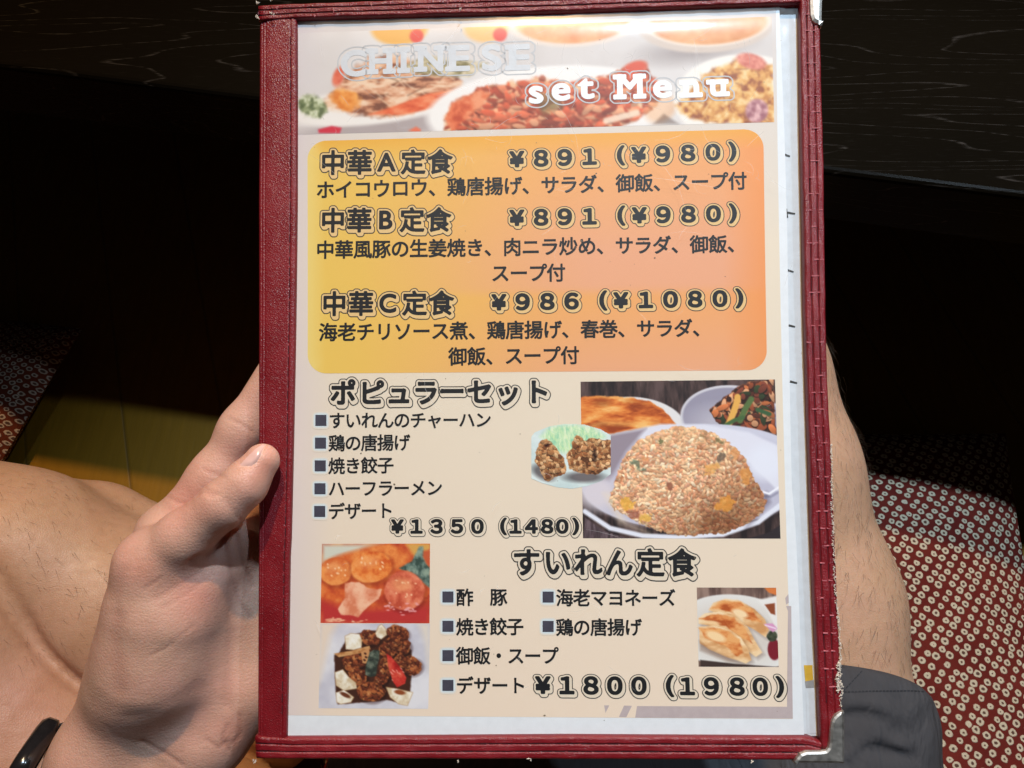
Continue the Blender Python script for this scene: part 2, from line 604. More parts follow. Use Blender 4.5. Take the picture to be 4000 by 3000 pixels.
def normals(V, Q):
    n = np.cross(V[Q[:, 2]] - V[Q[:, 0]], V[Q[:, 3]] - V[Q[:, 1]])
    N = np.zeros_like(V)
    for a in range(4):
        np.add.at(N, Q[:, a], n)
    return N / np.maximum(np.linalg.norm(N, axis=1), 1e-12)[:, None]

def smin(a, b, k):
    h = np.clip(0.5 + 0.5 * (b - a) / k, 0, 1)
    return b + (a - b) * h - k * h * (1 - h)

class Field:
    def __init__(s, lo, hi, vox):
        s.lo, s.vox = np.array(lo, float), vox
        n = np.ceil((np.array(hi) - s.lo) / vox).astype(int) + 1
        ax = [s.lo[k] + np.arange(n[k]) * vox for k in range(3)]
        s.X = [g.astype(np.float32) for g in np.meshgrid(*ax, indexing='ij', sparse=True)]
    def cone(s, a, b, ra, rb):
        a = np.asarray(a, float); b = np.asarray(b, float)
        d = b - a
        L2 = float(d @ d)
        px = [s.X[k] - np.float32(a[k]) for k in range(3)]
        t = np.clip((px[0] * d[0] + px[1] * d[1] + px[2] * d[2]) / L2, 0, 1).astype(np.float32)
        r2 = (px[0] - t * d[0]) ** 2 + (px[1] - t * d[1]) ** 2 + (px[2] - t * d[2]) ** 2
        return np.sqrt(r2) - (ra + (rb - ra) * t)
    def chain(s, pts, k=0.003):
        out = None
        for (a, ra), (b, rb) in zip(pts[:-1], pts[1:]):
            c = s.cone(a, b, ra, rb)
            out = c if out is None else smin(out, c, k)
        return out
    def ell(s, c, axes, rad):
        """ellipsoid with axes as rows"""
        p = [s.X[k] - np.float32(c[k]) for k in range(3)]
        q = 0
        g = 0
        for e, r in zip(axes, rad):
            t = (p[0] * e[0] + p[1] * e[1] + p[2] * e[2]) / r
            q = q + t * t
            g = g + (t / r) ** 2
        k0 = np.sqrt(q); k1 = np.sqrt(g)
        return k0 * (k0 - 1) / np.maximum(k1, 1e-6)

def to_px(V):
    r = V - CAM
    dep = r @ FWD
    return 2000 + FOC * (r @ RGT) / dep, 1500 - FOC * (r @ UPV) / dep, dep

def seg_dist(px, py, poly):
    best = np.full(px.shape, 1e9)
    for (x0, y0), (x1, y1) in zip(poly[:-1], poly[1:]):
        dx, dy = x1 - x0, y1 - y0
        t = np.clip(((px - x0) * dx + (py - y0) * dy) / (dx * dx + dy * dy), 0, 1)
        best = np.minimum(best, np.hypot(px - x0 - t * dx, py - y0 - t * dy))
    return best

# ------------------------------------------------------------------ person: hand and forearm
h_pts = {k: at(*v) for k, v in dict(
    wr_r=(400, 2960, 0.318), wr_u=(690, 2975, 0.322), wr_r2=(150, 3420, 0.335), wr_u2=(500, 3480, 0.340),
    el=(120, 4300, 0.38),
    cmc=(505, 2690, 0.306), tmcp=(590, 2205, 0.297), tprox=(722, 2098, 0.2925), tip_ip=(872, 1970, 0.2890), tmid=(955, 1893, 0.2895), ttip=(1024, 1800, 0.2915),
    imcp=(652, 2088, 0.318), ipip=(838, 1866, 0.3185), idip=(948, 1678, 0.3195), itip=(1128, 1365, 0.3200),
    mmcp=(890, 2105, 0.3190), mpip=(1080, 1880, 0.3195), mdip=(1250, 1740, 0.3195), mtip=(1400, 1650, 0.3195),
    rmcp=(990, 2290, 0.3260), rpip=(1230, 2090, 0.3290), rdip=(1390, 1990, 0.3240), rtip=(1530, 1920, 0.3200),
    lmcp=(1060, 2450, 0.3270), lpip=(1260, 2330, 0.3290), ldip=(1380, 2270, 0.3240), ltip=(1480, 2220, 0.3200),
    web1=(800, 2230, 0.3060), web2=(925, 2115, 0.3140), hyp=(945, 2690, 0.3235), hyp2=(815, 2850, 0.3215), palmc=(940, 2360, 0.3240), palmd=(985, 2660, 0.3240),
    then=(660, 2395, 0.3050), then2=(625, 2590, 0.3080), then3=(520, 2880, 0.3230), pal=(560, 2420, 0.325)).items()}
hp = h_pts
FH = Field(at(60, 3060, 0.36) + np.array([-0.03, -0.06, -0.04]), at(1000, 1480, 0.29) + np.array([0.075, 0.03, 0.04]), 0.0008)
palm = FH.chain([(hp['wr_r'], .0200), (hp['wr_r2'], .0230)])
palm = smin(palm, FH.chain([(hp['wr_u'], .0190), (hp['wr_u2'], .0230)]), .014)
palm = smin(palm, FH.cone(hp['wr_r'], hp['imcp'], .0165, .0115), .010)
palm = smin(palm, FH.cone(hp['wr_r'], hp['mmcp'], .0150, .0115), .010)
palm = smin(palm, FH.cone(hp['wr_u'], hp['rmcp'], .0160, .0112), .010)
palm = smin(palm, FH.cone(hp['hyp2'], hp['lmcp'], .0160, .0115), .010)
palm = smin(palm, FH.chain([(hp['hyp2'], .0165), (hp['hyp'], .0150)]), .010)
then = FH.chain([(hp['then'], .0222), (hp['then2'], .0205), (hp['then3'], .0145)], .012)
palm = smin(palm, FH.chain([(hp['mmcp'], .0125), (hp['palmc'], .0135), (hp['palmd'], .0140), (hp['hyp2'], .0150)], .006), .008)
palm = smin(palm, FH.chain([(hp['web1'], .0120), (hp['web2'], .0110)]), .008)
palm = smin(palm, FH.chain([(hp['imcp'], .0105), (hp['mmcp'], .0110), (hp['rmcp'], .0115), (hp['lmcp'], .0110)], .004), .006)
then = smin(then, FH.cone(hp['cmc'], hp['tmcp'], .0140, .0128), .010)
palm = smin(palm, then, .013)
thumb = FH.chain([(hp['tmcp'], .0128), (hp['tprox'], .0104), (hp['tip_ip'], .0090), (hp['tmid'], .0083), (hp['ttip'], .0068)], .004)
hand = smin(palm, thumb, .0065)
idx_ = FH.chain([(hp['imcp'], .0112), (hp['ipip'], .0097), (hp['idip'], .0087), (hp['itip'], .0074)], .008)
hand = smin(hand, idx_, .0045)
for k, r in (('m', 1.0), ('r', 0.95), ('l', 0.84)):
    ch = FH.chain([(hp[k + 'mcp'], .0108 * r), (hp[k + 'pip'], .0092 * r), (hp[k + 'dip'], .0080 * r), (hp[k + 'tip'], .0068 * r)], .003)
    hand = smin(hand, ch, .0035)
HV, HQ = surface_nets(hand.astype(np.float64), FH.lo, FH.vox)
HV = smooth_mesh(HV, HQ, 10)
HN = normals(HV, HQ)
hx, hy, hd = to_px(HV)
face = np.clip(-(HN @ FWD) * 2, 0, 1)
Fz = lambda x, y: (500 + .4219 * x, 1400 + .4219 * y)       # measuring windows of the photograph
Hz = lambda x, y: (.6027 * x, 2000 + .6027 * y)
creases = [  # (points, depth in mm, width px, near-depth limit)
    ([Fz(700, 1185), Fz(760, 1230), Fz(830, 1260)], .30, 9, 0.305),
    ([Fz(720, 1240), Fz(780, 1275)], .35, 8, 0.305),
    ([Fz(640, 1260), Fz(690, 1230)], .35, 8, 0.305),
    ([Fz(900, 1310), Fz(1000, 1450), Fz(1040, 1490)], .22, 12, 0.305),
    ([Fz(1040, 985), Fz(1130, 992), Fz(1195, 955), Fz(1225, 900), Fz(1255, 800)], .45, 7, 0.305),
    ([Fz(930, 560), Fz(1030, 600), Fz(1150, 680)], .28, 9, 0.34),
    ([Fz(690, 1030), Fz(790, 1065), Fz(890, 1095)], .26, 9, 0.34),
    ([Fz(380, 1290), Fz(450, 1330), Fz(520, 1345)], .35, 9, 0.34),
    ([Hz(1500, 120), Hz(1440, 230), Hz(1385, 270), Hz(1280, 300), Hz(1230, 330)], 1.0, 12, 0.32),
    ([Hz(1010, 560), Hz(1150, 480), Hz(1330, 370)], .12, 9, 0.31),
    ([Hz(1060, 620), Hz(1200, 540), Hz(1390, 400)], .14, 9, 0.31),
    ([Hz(1100, 850), Hz(1180, 800), Hz(1250, 740)], .12, 9, 0.31),
    ([Hz(980, 930), Hz(1120, 860)], .20, 9, 0.31),
    ([Hz(940, 500), Hz(1060, 420)], .18, 8, 0.31),
    ([Hz(760, 690), Hz(748, 850), Hz(752, 1000), Hz(768, 1150)], .50, 34, 0.325),
    ([Hz(790, 380), Hz(760, 500), Hz(750, 640)], .25, 26, 0.325),
    ([Hz(1500, 480), Hz(1500, 800), Hz(1480, 1050), Hz(1470, 1250)], .45, 22, 0.335),
    ([Hz(1530, 150), Hz(1570, 320), Hz(1640, 480)], .55, 10, 0.36),
    ([Hz(1450, 170), Hz(1500, 400), Hz(1560, 600), Hz(1620, 680)], .45, 10, 0.36),
    ([Hz(1340, 1480), Hz(1420, 1530), Hz(1470, 1490)], .30, 10, 0.35),
    ([Hz(1470, 1390), Hz(1440, 1480), Hz(1480, 1540)], .30, 9, 0.35),
    ([Hz(1550, 1320), Hz(1560, 1440), Hz(1510, 1500)], .30, 9, 0.35),
    ([Hz(920, 1490), Hz(1060, 1560), Hz(1180, 1640)], .35, 10, 0.34),
    ([Hz(690, 1390), Hz(740, 1440), Hz(860, 1490), Hz(1000, 1500), Hz(1150, 1480)], .10, 11, 0.34),
    ([Hz(830, 1330), Hz(1000, 1290), Hz(1150, 1210), Hz(1300, 1130)], .25, 26, 0.33),
]
disp = np.zeros(len(HV))
hcol = np.ones((len(HV), 3))
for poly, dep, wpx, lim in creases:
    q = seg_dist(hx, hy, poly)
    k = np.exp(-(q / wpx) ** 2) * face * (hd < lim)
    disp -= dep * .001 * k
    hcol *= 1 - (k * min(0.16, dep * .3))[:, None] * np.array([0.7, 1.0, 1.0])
def inside(px, py, poly):
    r = np.zeros(px.shape, bool)
    n = len(poly)
    for i in range(n):
        (x0, y0), (x1, y1) = poly[i], poly[(i + 1) % n]
        c = ((y0 > py) != (y1 > py)) & (px < (x1 - x0) * (py - y0) / ((y1 - y0) if y1 != y0 else 1e-9) + x0)
        r ^= c
    return r
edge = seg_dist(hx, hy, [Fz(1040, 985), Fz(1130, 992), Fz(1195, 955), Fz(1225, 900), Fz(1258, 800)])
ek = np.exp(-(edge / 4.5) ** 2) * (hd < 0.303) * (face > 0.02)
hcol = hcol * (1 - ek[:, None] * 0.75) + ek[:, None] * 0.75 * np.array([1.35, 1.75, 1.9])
# knuckle and fingertip flush, greener veins on the wrist
def blush(c, r, rgb):
    global hcol
    k = np.exp(-((hx - c[0]) ** 2 + (hy - c[1]) ** 2) / r ** 2)
    hcol = hcol * (1 - k[:, None] * (1 - np.array(rgb)))
blush((1020, 1830), 90, (1.04, .86, .84))
blush((760, 2330), 110, (1.04, .88, .88))
blush((720, 1930), 120, (1.04, .90, .90))
blush((930, 2880), 90, (1.02, .84, .84))
blush((560, 2230), 60, (1.04, .92, .88))
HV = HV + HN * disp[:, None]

person = root('person', tuple(at(2200, 3300, 0.6)), 'person seated with bare legs and grey shorts holding the red menu in the left hand', 'person')

# ------------------------------------------------------------------ person: legs
lp = {k: at(*v) for k, v in dict(
    # right leg, seen from above: thigh running from the hip at the bottom of the picture to the knee
    r0=(3120, 3500, 0.455), r1=(3190, 2900, 0.485), r2=(3150, 2350, 0.500), r3=(3020, 1830, 0.500), r4=(2930, 1470, 0.500), r5=(2780, 1300, 0.52),
    rs=(2300, 1900, 0.56), rf=(1900, 2300, 0.57),
    # left leg folded: two masses pressing on each other
    a0=(-350, 2050, 0.500), a1=(60, 2190, 0.500), a2=(550, 2420, 0.515), a3=(1000, 2720, 0.535),
    b0=(-573, 2090, 0.455), b1=(-300, 2430, 0.462), b2=(65, 2925, 0.475), b3=(1500, 3900, 0.45),
    c0=(60, 1925, 0.535), c1=(400, 2025, 0.540), c2=(760, 2125, 0.55),
    hipl=(1500, 4000, 0.43), hipr=(2900, 4000, 0.43)).items()}
FL = Field(np.array([-0.36, -0.30, 0.04]), np.array([0.36, 0.24, 0.36]), 0.0031)
right = FL.chain([(lp['r0'], .068), (lp['r1'], .062), (lp['r2'], .0565), (lp['r3'], .0515), (lp['r4'], .0470), (lp['r5'], .045)], .02)
right = smin(right, FL.chain([(lp['r5'], .043), (lp['rs'], .040), (lp['rf'], .034)], .02), .02)
la = FL.chain([(lp['a0'], .0560), (lp['a1'], .0580), (lp['a2'], .0600), (lp['a3'], .056)], .02)
lc = FL.chain([(lp['c0'], .020), (lp['c1'], .0215), (lp['c2'], .021)], .02)
la = smin(la, lc, .006)
lb = FL.chain([(lp['b0'], .060), (lp['b1'], .064), (lp['b2'], .068), (lp['b3'], .072)], .02)
legs = -smin(-np.minimum(la, lb), np.sqrt(la * la + lb * lb) - .0034, .006)   # a real fold where the two masses press together
pel = FL.chain([(lp['hipl'], .085), (lp['hipr'], .085)])
legs = smin(smin(legs, pel, .03), right, .004)
LV, LQ = surface_nets(legs.astype(np.float64), FL.lo, FL.vox)
LV = smooth_mesh(LV, LQ, 8)
# forearm from the wrist to the elbow, outside the picture
FA = Field(at(120, 4300, 0.38) + np.array([-0.08, -0.06, -0.06]), at(600, 3150, 0.33) + np.array([0.06, 0.04, 0.05]), 0.004)
fa = smin(FA.chain([(hp['wr_r2'], .0226), (hp['el'], .040)]), FA.chain([(hp['wr_u2'], .0226), (hp['el'], .040)]), .02)
AV, AQ = surface_nets(fa.astype(np.float64), FA.lo, FA.vox)
AV = smooth_mesh(AV, AQ, 4)

lx, ly, ld = to_px(LV)
lcol = np.ones((len(LV), 3))
pink = np.exp(-((lx - 60) ** 2 + (ly - 2800) ** 2) / 330 ** 2)
lcol *= 1 - pink[:, None] * np.array([0.0, 0.10, 0.0])
V = np.concatenate([HV, LV, AV])
Q = np.concatenate([HQ, LQ + len(HV), AQ + len(HV) + len(LV)])
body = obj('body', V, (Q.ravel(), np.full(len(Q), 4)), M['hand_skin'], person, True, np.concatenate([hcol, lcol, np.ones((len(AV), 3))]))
body.data.materials.append(M['leg_skin'])
mi = np.zeros(len(body.data.polygons), np.int32)
mi[len(HQ):len(HQ) + len(LQ)] = 1
body.data.polygons.foreach_set('material_index', mi)

# thumbnail: thin curved plate laid on the tip
import mathutils
from mathutils.bvhtree import BVHTree
_hb = BVHTree.FromPolygons([mathutils.Vector(q) for q in HV], [tuple(map(int, q)) for q in HQ])
def skin_point(px, py, lift):
    d = ray(px, py); d = d / np.linalg.norm(d)
    p, n_, i_, k_ = _hb.ray_cast(mathutils.Vector(CAM), mathutils.Vector(d))
    return None if p is None or (np.array(p) - CAM) @ FWD > .3 else np.array(p) - d * lift
na = np.array([(936, 1818), (968, 1782), (1000, 1752), (1036, 1728)], float)
nb_ = np.array([(980, 1820), (1003, 1803), (1020, 1772), (1034, 1736)], float)
NVt, NFt, NI = [], [], {}
for i in range(15):
    for j in range(11):
        q = np.array([np.interp(i / 14 * 3, range(4), na[:, c]) * (1 - j / 10) + np.interp(i / 14 * 3, range(4), nb_[:, c]) * j / 10 for c in (0, 1)])
        e_ = min(i / 14, 1 - i / 14, 1 - j / 10) * 6
        sp = skin_point(q[0], q[1], .00006 + .00028 * min(1, e_))
        if sp is not None:
            NI[i, j] = len(NVt); NVt.append(sp)
for i in range(14):
    for j in range(10):
        c = [NI.get(k) for k in ((i, j), (i, j + 1), (i + 1, j + 1), (i + 1, j))]
        if None not in c: NFt.append(tuple(c))
t = NT('fingernail')
t.base(t.mix(t.noise(t.coord(), 300, 3), (0.60, 0.36, 0.31), (0.66, 0.42, 0.37)))
t.rough(0.28, 0.5)
obj('thumbnail', NVt, NFt, t.m, body, True)

# body hair: short strands lying on the shins and thighs
LN = normals(LV, LQ)
def hairs(sel, n, flow, lo, hi, rad):
    ids = RNG.choice(np.flatnonzero(sel), n)
    Vh, Fh = [], []
    for i in ids:
        p, nn = LV[i] + RNG.normal(0, .0015, 3), LN[i]
        d = flow + RNG.normal(0, 0.33, 3)
        d -= nn * (d @ nn); d /= np.linalg.norm(d)
        s_ = np.cross(nn, d)
        L = RNG.uniform(lo, hi); bend = RNG.normal(0, .25)
        q = []
        for k in range(5):
            tt = k / 4
            q.append(p + d * L * tt + s_ * L * bend * tt * tt + nn * (0.0003 + 0.0011 * math.sin(tt * 2.0)))
        b0 = len(Vh)
        for k in range(5):
            r = rad * (1 - 0.8 * k / 4)
            Vh += [q[k] + s_ * r, q[k] - s_ * r, q[k] + nn * r]
        for k in range(4):
            for m_ in range(3):
                a0_, a1_ = b0 + k * 3 + m_, b0 + k * 3 + (m_ + 1) % 3
                Fh.append((a0_, a1_, a1_ + 3, a0_ + 3))
    return Vh, Fh
up = np.array([0, -1.0, 0])
facing = (LN @ FWD) < 0.1
v1, f1 = hairs((lx > 3150) & (lx < 3700) & (ly > 1250) & (ly < 2620) & facing, 950, np.array([-.25, -1.0, -.1]), .004, .011, .00009)
v2, f2 = hairs((lx > -100) & (lx < 700) & (ly > 1800) & (ly < 2600) & facing, 420, np.array([.8, -.6, 0]), .003, .009, .00007)
f2 = [tuple(k + len(v1) for k in f) for f in f2]
tag(obj('leg_hair', v1 + v2, f1 + f2, M['hair'], person), kind='stuff')

# shorts: cloth tube around the right thigh, open at the hem, and the seat
def tube_rings(path, radii, nseg, wob, tilt=0.0):
    path = [np.asarray(p) for p in path]
    Vt = []
    for k, (p, r) in enumerate(zip(path, radii)):
        d = path[min(k + 1, len(path) - 1)] - path[max(k - 1, 0)]
        d /= np.linalg.norm(d)
        e1 = np.cross(d, [0, 0, 1.0]); e1 /= np.linalg.norm(e1)
        e2 = np.cross(e1, d)
        for j in range(nseg):
            a = 2 * math.pi * j / nseg
            tt = k / (len(path) - 1)
            rr = r * (1 + wob(tt, a))
            rad = (e1 * math.cos(a) + e2 * math.sin(a)) * rr
            Vt.append(p + rad + d * (rad @ FWD) * tilt * math.exp(-tt * 4))
    Ft = []
    for k in range(len(path) - 1):
        for j in range(nseg):
            Ft.append((k * nseg + j, k * nseg + (j + 1) % nseg, (k + 1) * nseg + (j + 1) % nseg, (k + 1) * nseg + j))
    return np.array(Vt), Ft
hem = at(3185, 2715, 0.490)
axis_pts, rad_ = [], []
end = at(3080, 3900, 0.455)
NS = 90
for k in range(NS):
    tt = (k / (NS - 1))
    axis_pts.append(hem + (end - hem) * tt)
    rad_.append(.0685 - .0045 * math.exp(-tt * 55) + .011 * min(1, tt * 3.2) + .012 * tt)
def wob(tt, a):
    w_ = 0.020 * math.sin(3 * a + 14 * tt) + 0.012 * math.sin(11 * a - 30 * tt) * math.sin(6 * tt + a) + 0.014 * math.sin(5 * a - 23 * tt + 1) + 0.010 * math.sin(38 * tt + 2 * math.sin(2 * a))
    return w_ * min(1, tt * 5 + 0.12)
shorts_v, shorts_f = tube_rings(axis_pts, rad_, 128, wob, 0.45)
# inner turn of the hem
inner = [hem + (end - hem) * q for q in (0.035, 0.0)]
iv, if_ = tube_rings(inner, [.0655, .0668], 128, lambda a, b: 0, 0.45)
sx_, sy_, _d = to_px(shorts_v)
for fold, dep, wd in (([(3300, 2800), (3345, 2786), (3400, 2796), (3450, 2810)], .0022, 22), ([(3310, 2995), (3370, 2935), (3425, 2922), (3530, 2955)], .0030, 26), ([(3440, 2880), (3560, 2840), (3660, 2760)], .0012, 34), ([(3290, 2880), (3330, 2900), (3390, 2870)], .0012, 20)):
    q_ = seg_dist(sx_, sy_, fold); q2_ = seg_dist(sx_, sy_ + 45, fold)
    shorts_v = shorts_v + FWD * ((dep * np.exp(-(q_ / wd) ** 2) - dep * .9 * np.exp(-(q2_ / (wd * 1.3)) ** 2)))[:, None]
allv = np.concatenate([iv, shorts_v])
ff = list(if_) + [(128 + j, 128 + (j + 1) % 128, 256 + (j + 1) % 128, 256 + j) for j in range(128)] + [tuple(k + 256 for k in f) for f in shorts_f]
shorts = obj('shorts', allv, ff, M['cloth'], person, True)
# seat of the shorts, just below the picture
seat_v, seat_f = tube_rings([at(1300, 3340, 0.455), at(2000, 3370, 0.455), at(2900, 3420, 0.455)], [.075, .085, .08], 48, lambda a, b: .02 * math.sin(4 * b + 9 * a))
nb = len(seat_v)
seat_v = np.concatenate([seat_v, [seat_v[:48].mean(0), seat_v[-48:].mean(0)]])
for j in range(48):
    seat_f.append((nb, (j + 1) % 48, j)); seat_f.append((nb + 1, nb - 48 + j, nb - 48 + (j + 1) % 48))
obj('shorts_seat', seat_v, seat_f, M['cloth'], shorts, True)

_bvh = BVHTree.FromPolygons([mathutils.Vector(q) for q in allv], ff)
def cloth_point(px, py):
    """point of the shorts met by a line of sight, lifted a hair above the cloth"""
    d = ray(px, py); d = d / np.linalg.norm(d)
    p, n_, i_, k_ = _bvh.ray_cast(mathutils.Vector(CAM), mathutils.Vector(d))
    return None if p is None else np.array(p) - d * 0.0005

def dashes(line, n, duty, wid):
    Vd, Fd = [], []
    line = np.array(line, float)
    seg = np.linalg.norm(np.diff(line, axis=0), axis=1); cum = np.concatenate([[0], np.cumsum(seg)])
    ev = lambda q: np.array([np.interp(q * cum[-1], cum, line[:, 0]), np.interp(q * cum[-1], cum, line[:, 1])])
    for k in range(n):
        a, b = ev(k / n), ev((k + duty) / n)
        dd = (b - a) / np.linalg.norm(b - a); nn = np.array([-dd[1], dd[0]]) * wid
        c = [cloth_point(*(a + nn)), cloth_point(*(b + nn)), cloth_point(*(b - nn)), cloth_point(*(a - nn))]
        if any(x is None for x in c): continue
        i = len(Vd); Vd += c; Fd.append((i, i + 1, i + 2, i + 3))
    return Vd, Fd
Vd, Fd = dashes([(3285, 2702), (3420, 2699), (3560, 2698), (3640, 2704)], 26, .72, 2.6)
Vd2, Fd2 = dashes([(3390, 2596), (3340, 2650), (3292, 2702)], 9, .7, 2.2)
obj('hem_stitching', Vd + Vd2, Fd + [tuple(k + len(Vd) for k in f) for f in Fd2], M['cloth_stitch'], shorts)

# ------------------------------------------------------------------ wristwatch
wax = hp['wr_r2'] - hp['wr_r']; wax /= np.linalg.norm(wax)
wc = (hp['wr_r'] + hp['wr_u']) / 2 + wax * 0.0225 + np.array([.001, 0, 0])
wside = hp['wr_u'] - hp['wr_r']; wside -= wax * (wside @ wax); wside /= np.linalg.norm(wside)
wnorm = np.cross(wax, wside)
watch = root('wristwatch', tuple(wc), 'black wristwatch with a grey strap on the left wrist', 'watch')
Vw, Fw = [], []
NSW = 64
for j in range(NSW):
    a = 2 * math.pi * j / NSW
    for (off, rr) in ((-.010, 1.0), (-.0105, 1.035), (-.010, 1.06), (.010, 1.06), (.0105, 1.035), (.010, 1.0)):
        Vw.append(wc + wax * off + wside * math.cos(a) * .0420 * rr + wnorm * math.sin(a) * .0275 * rr)
for j in range(NSW):
    for k in range(6):
        a, b = j * 6 + k, ((j + 1) % NSW) * 6 + k
        c, d = ((j + 1) % NSW) * 6 + (k + 1) % 6, j * 6 + (k + 1) % 6
        Fw.append((a, b, c, d))
obj('strap', Vw, Fw, M['strap'], watch, True)
# case on the outer side of the wrist
cc_ = wc - wside * .0370
Vw, Fw = [], []
prof = [(0.0, .0140), (.002, .0160), (.006, .0160), (.0080, .0145), (.0086, .0125)]
for hgt, r in prof:
    for j in range(40):
        a = 2 * math.pi * j / 40
        sx, sy = math.cos(a), math.sin(a)
        ex = 0.55
        Vw.append(cc_ - wside * hgt + wax * math.copysign(abs(sx) ** ex, sx) * r + wnorm * math.copysign(abs(sy) ** ex, sy) * r)
for k in range(len(prof) - 1):
    for j in range(40):
        Fw.append((k * 40 + j, k * 40 + (j + 1) % 40, (k + 1) * 40 + (j + 1) % 40, (k + 1) * 40 + j))
Fw.append(tuple(range(39, -1, -1))); Fw.append(tuple((len(prof) - 1) * 40 + j for j in range(40)))
obj('case', Vw, Fw, M['watch'], watch, True)

# ------------------------------------------------------------------ the menu book
ctr = P(WW / 2, WH / 2, 0)
menu = root('menu_book', tuple(ctr), 'red leatherette menu book with metal corners, open at a printed Chinese set menu', 'menu')

def poly_uv(px_pts):
    a = np.array(px_pts, float)
    u, v = UV(a[:, 0], a[:, 1])
    return np.stack([u, v], 1)

def along(uvp, n):
    seg = np.linalg.norm(np.diff(uvp, axis=0), axis=1)
    c = np.concatenate([[0], np.cumsum(seg)])
    q = np.linspace(0, c[-1], n)
    return np.stack([np.interp(q, c, uvp[:, 0]), np.interp(q, c, uvp[:, 1])], 1)

def strip(name, inner, outer, prof, mat, parent, n=60, wob=None):
    """band swept between two edge lines; prof = [(share from inner to outer, height)]"""
    a, b = along(poly_uv(inner), n), along(poly_uv(outer), n)
    V = []
    for i in range(n):
        for s_, h in prof:
            q = a[i] + (b[i] - a[i]) * s_
            V.append(P(q[0], q[1], h + (wob(i / (n - 1), s_) if wob else 0)))
    m = len(prof)
    Fc = []
    for i in range(n - 1):
        for k in range(m):
            kk = (k + 1) % m
            Fc.append((i * m + k, (i + 1) * m + k, (i + 1) * m + kk, i * m + kk))
    Fc.append(tuple(range(m))); Fc.append(tuple((n - 1) * m + k for k in range(m - 1, -1, -1)))
    o = obj(name, np.array(V), Fc, mat, parent, False)
    me = o.data
    sm = np.ones(len(me.polygons), bool); sm[-2:] = False
    me.polygons.foreach_set('use_smooth', sm)
    # turn the shell the right way round whichever edge came first
    import bmesh
    bm = bmesh.new(); bm.from_mesh(me)
    bmesh.ops.recalc_face_normals(bm, faces=bm.faces)
    bm.to_mesh(me); bm.free()
    return o

def rounded(h_lo, h_hi, grooves=(), r=0.09, n=40, dip=0.0006, gw=0.022, edge=0.0012):
    pr = [(0.0, h_lo)]
    for k in range(n + 1):
        s_ = k / n
        e = min(s_, 1 - s_) / r
        drop = edge * (1 - math.sqrt(max(0, 1 - (1 - min(1, e)) ** 2)))
        g = sum(dip * math.exp(-((s_ - c) / gw) ** 2) for c in grooves)
        pr.append((s_, h_hi - drop - g))
    pr.append((1.0, h_lo))
    return pr

def prism(name, px_pts, h0, h1, mat, parent, bev=0.0004, sub=6):
    """flat plate with the given outline, slightly rounded along its upper edge, following the menu's bend"""
    uvp = poly_uv(px_pts)
    c = np.concatenate([uvp, uvp[:1]])
    pts = []
    for a, b in zip(c[:-1], c[1:]):
        for k in range(sub):
            pts.append(a + (b - a) * k / sub)
    pts = np.array(pts)
    area = 0.5 * np.sum(pts[:, 0] * np.roll(pts[:, 1], -1) - pts[:, 1] * np.roll(pts[:, 0], -1))
    if area < 0: pts = pts[::-1]
    nx = np.roll(pts, -1, 0) - np.roll(pts, 1, 0)
    nr = np.stack([nx[:, 1], -nx[:, 0]], 1)
    nr /= np.maximum(np.linalg.norm(nr, axis=1), 1e-9)[:, None]
    rings = [(0, h0), (0, h1 - bev), (bev * .3, h1 - bev * .3), (bev, h1)]
    V = []
    for ins, h in rings:
        q = pts - nr * ins
        V.append(P(q[:, 0], q[:, 1], h))
    n = len(pts)
    Fc = []
    for r in range(len(rings) - 1):
        for k in range(n):
            Fc.append((r * n + k, r * n + (k + 1) % n, (r + 1) * n + (k + 1) % n, (r + 1) * n + k))
    V = np.concatenate(V)
    me_o = obj(name, V, Fc, mat, parent)
    import bmesh
    bm = bmesh.new(); bm.from_mesh(me_o.data)
    bm.verts.ensure_lookup_table()
    for r, flip in ((len(rings) - 1, False), (0, True)):
        vs_ = [bm.verts[r * n + k] for k in range(n)]
        if flip: vs_ = vs_[::-1]
        f = bm.faces.new(vs_)
        bmesh.ops.triangulate(bm, faces=[f])
    bm.to_mesh(me_o.data); bm.free()
    return me_o

OUT_L = [(1017, 60), (1013, 800), (1013, 1459), (1011, 2450), (1009, 2950)]
IN_L = [(1164, 60), (1164, 820), (1157, 1368), (1154, 1517), (1141, 2105), (1137, 2164), (1125, 2890)]
OUT_R = [(3190, -42), (3195, 125), (3209, 645), (3212, 900), (3218, 1286), (3226, 1563), (3237, 1744), (3259, 2271), (3276, 2702), (3281, 2961)]
IN_R = [(3116, -40), (3117, 24), (3127, 705), (3131, 900), (3136, 1201), (3155, 1804), (3162, 2033), (3174, 2364), (3186, 2596), (3197, 2894), (3199, 2961)]

# boards: front leaf and back cover with the loose sheets between them
board_pts = [(1020, 34)] + OUT_L[1:] + [(2200, 2957)] + OUT_R[::-1]
prism('front_board', board_pts, -0.0034, -0.0016, M['leather'], menu, 0.0003)
back_pts = [(x + (4 if x > 2200 else 6), y + (3 if y > 1500 else 4)) for x, y in board_pts]
prism('back_board', back_pts, -0.0068, -0.0046, M['leather'], menu, 0.0004)
leaf_pts = [(1060, 90), (1060, 2900), (3215, 2910), (3190, 1800), (3165, 700), (3150, 20)]
prism('inner_leaves', leaf_pts, -0.0046, -0.0034, M['paper2'], menu, 0.0001)

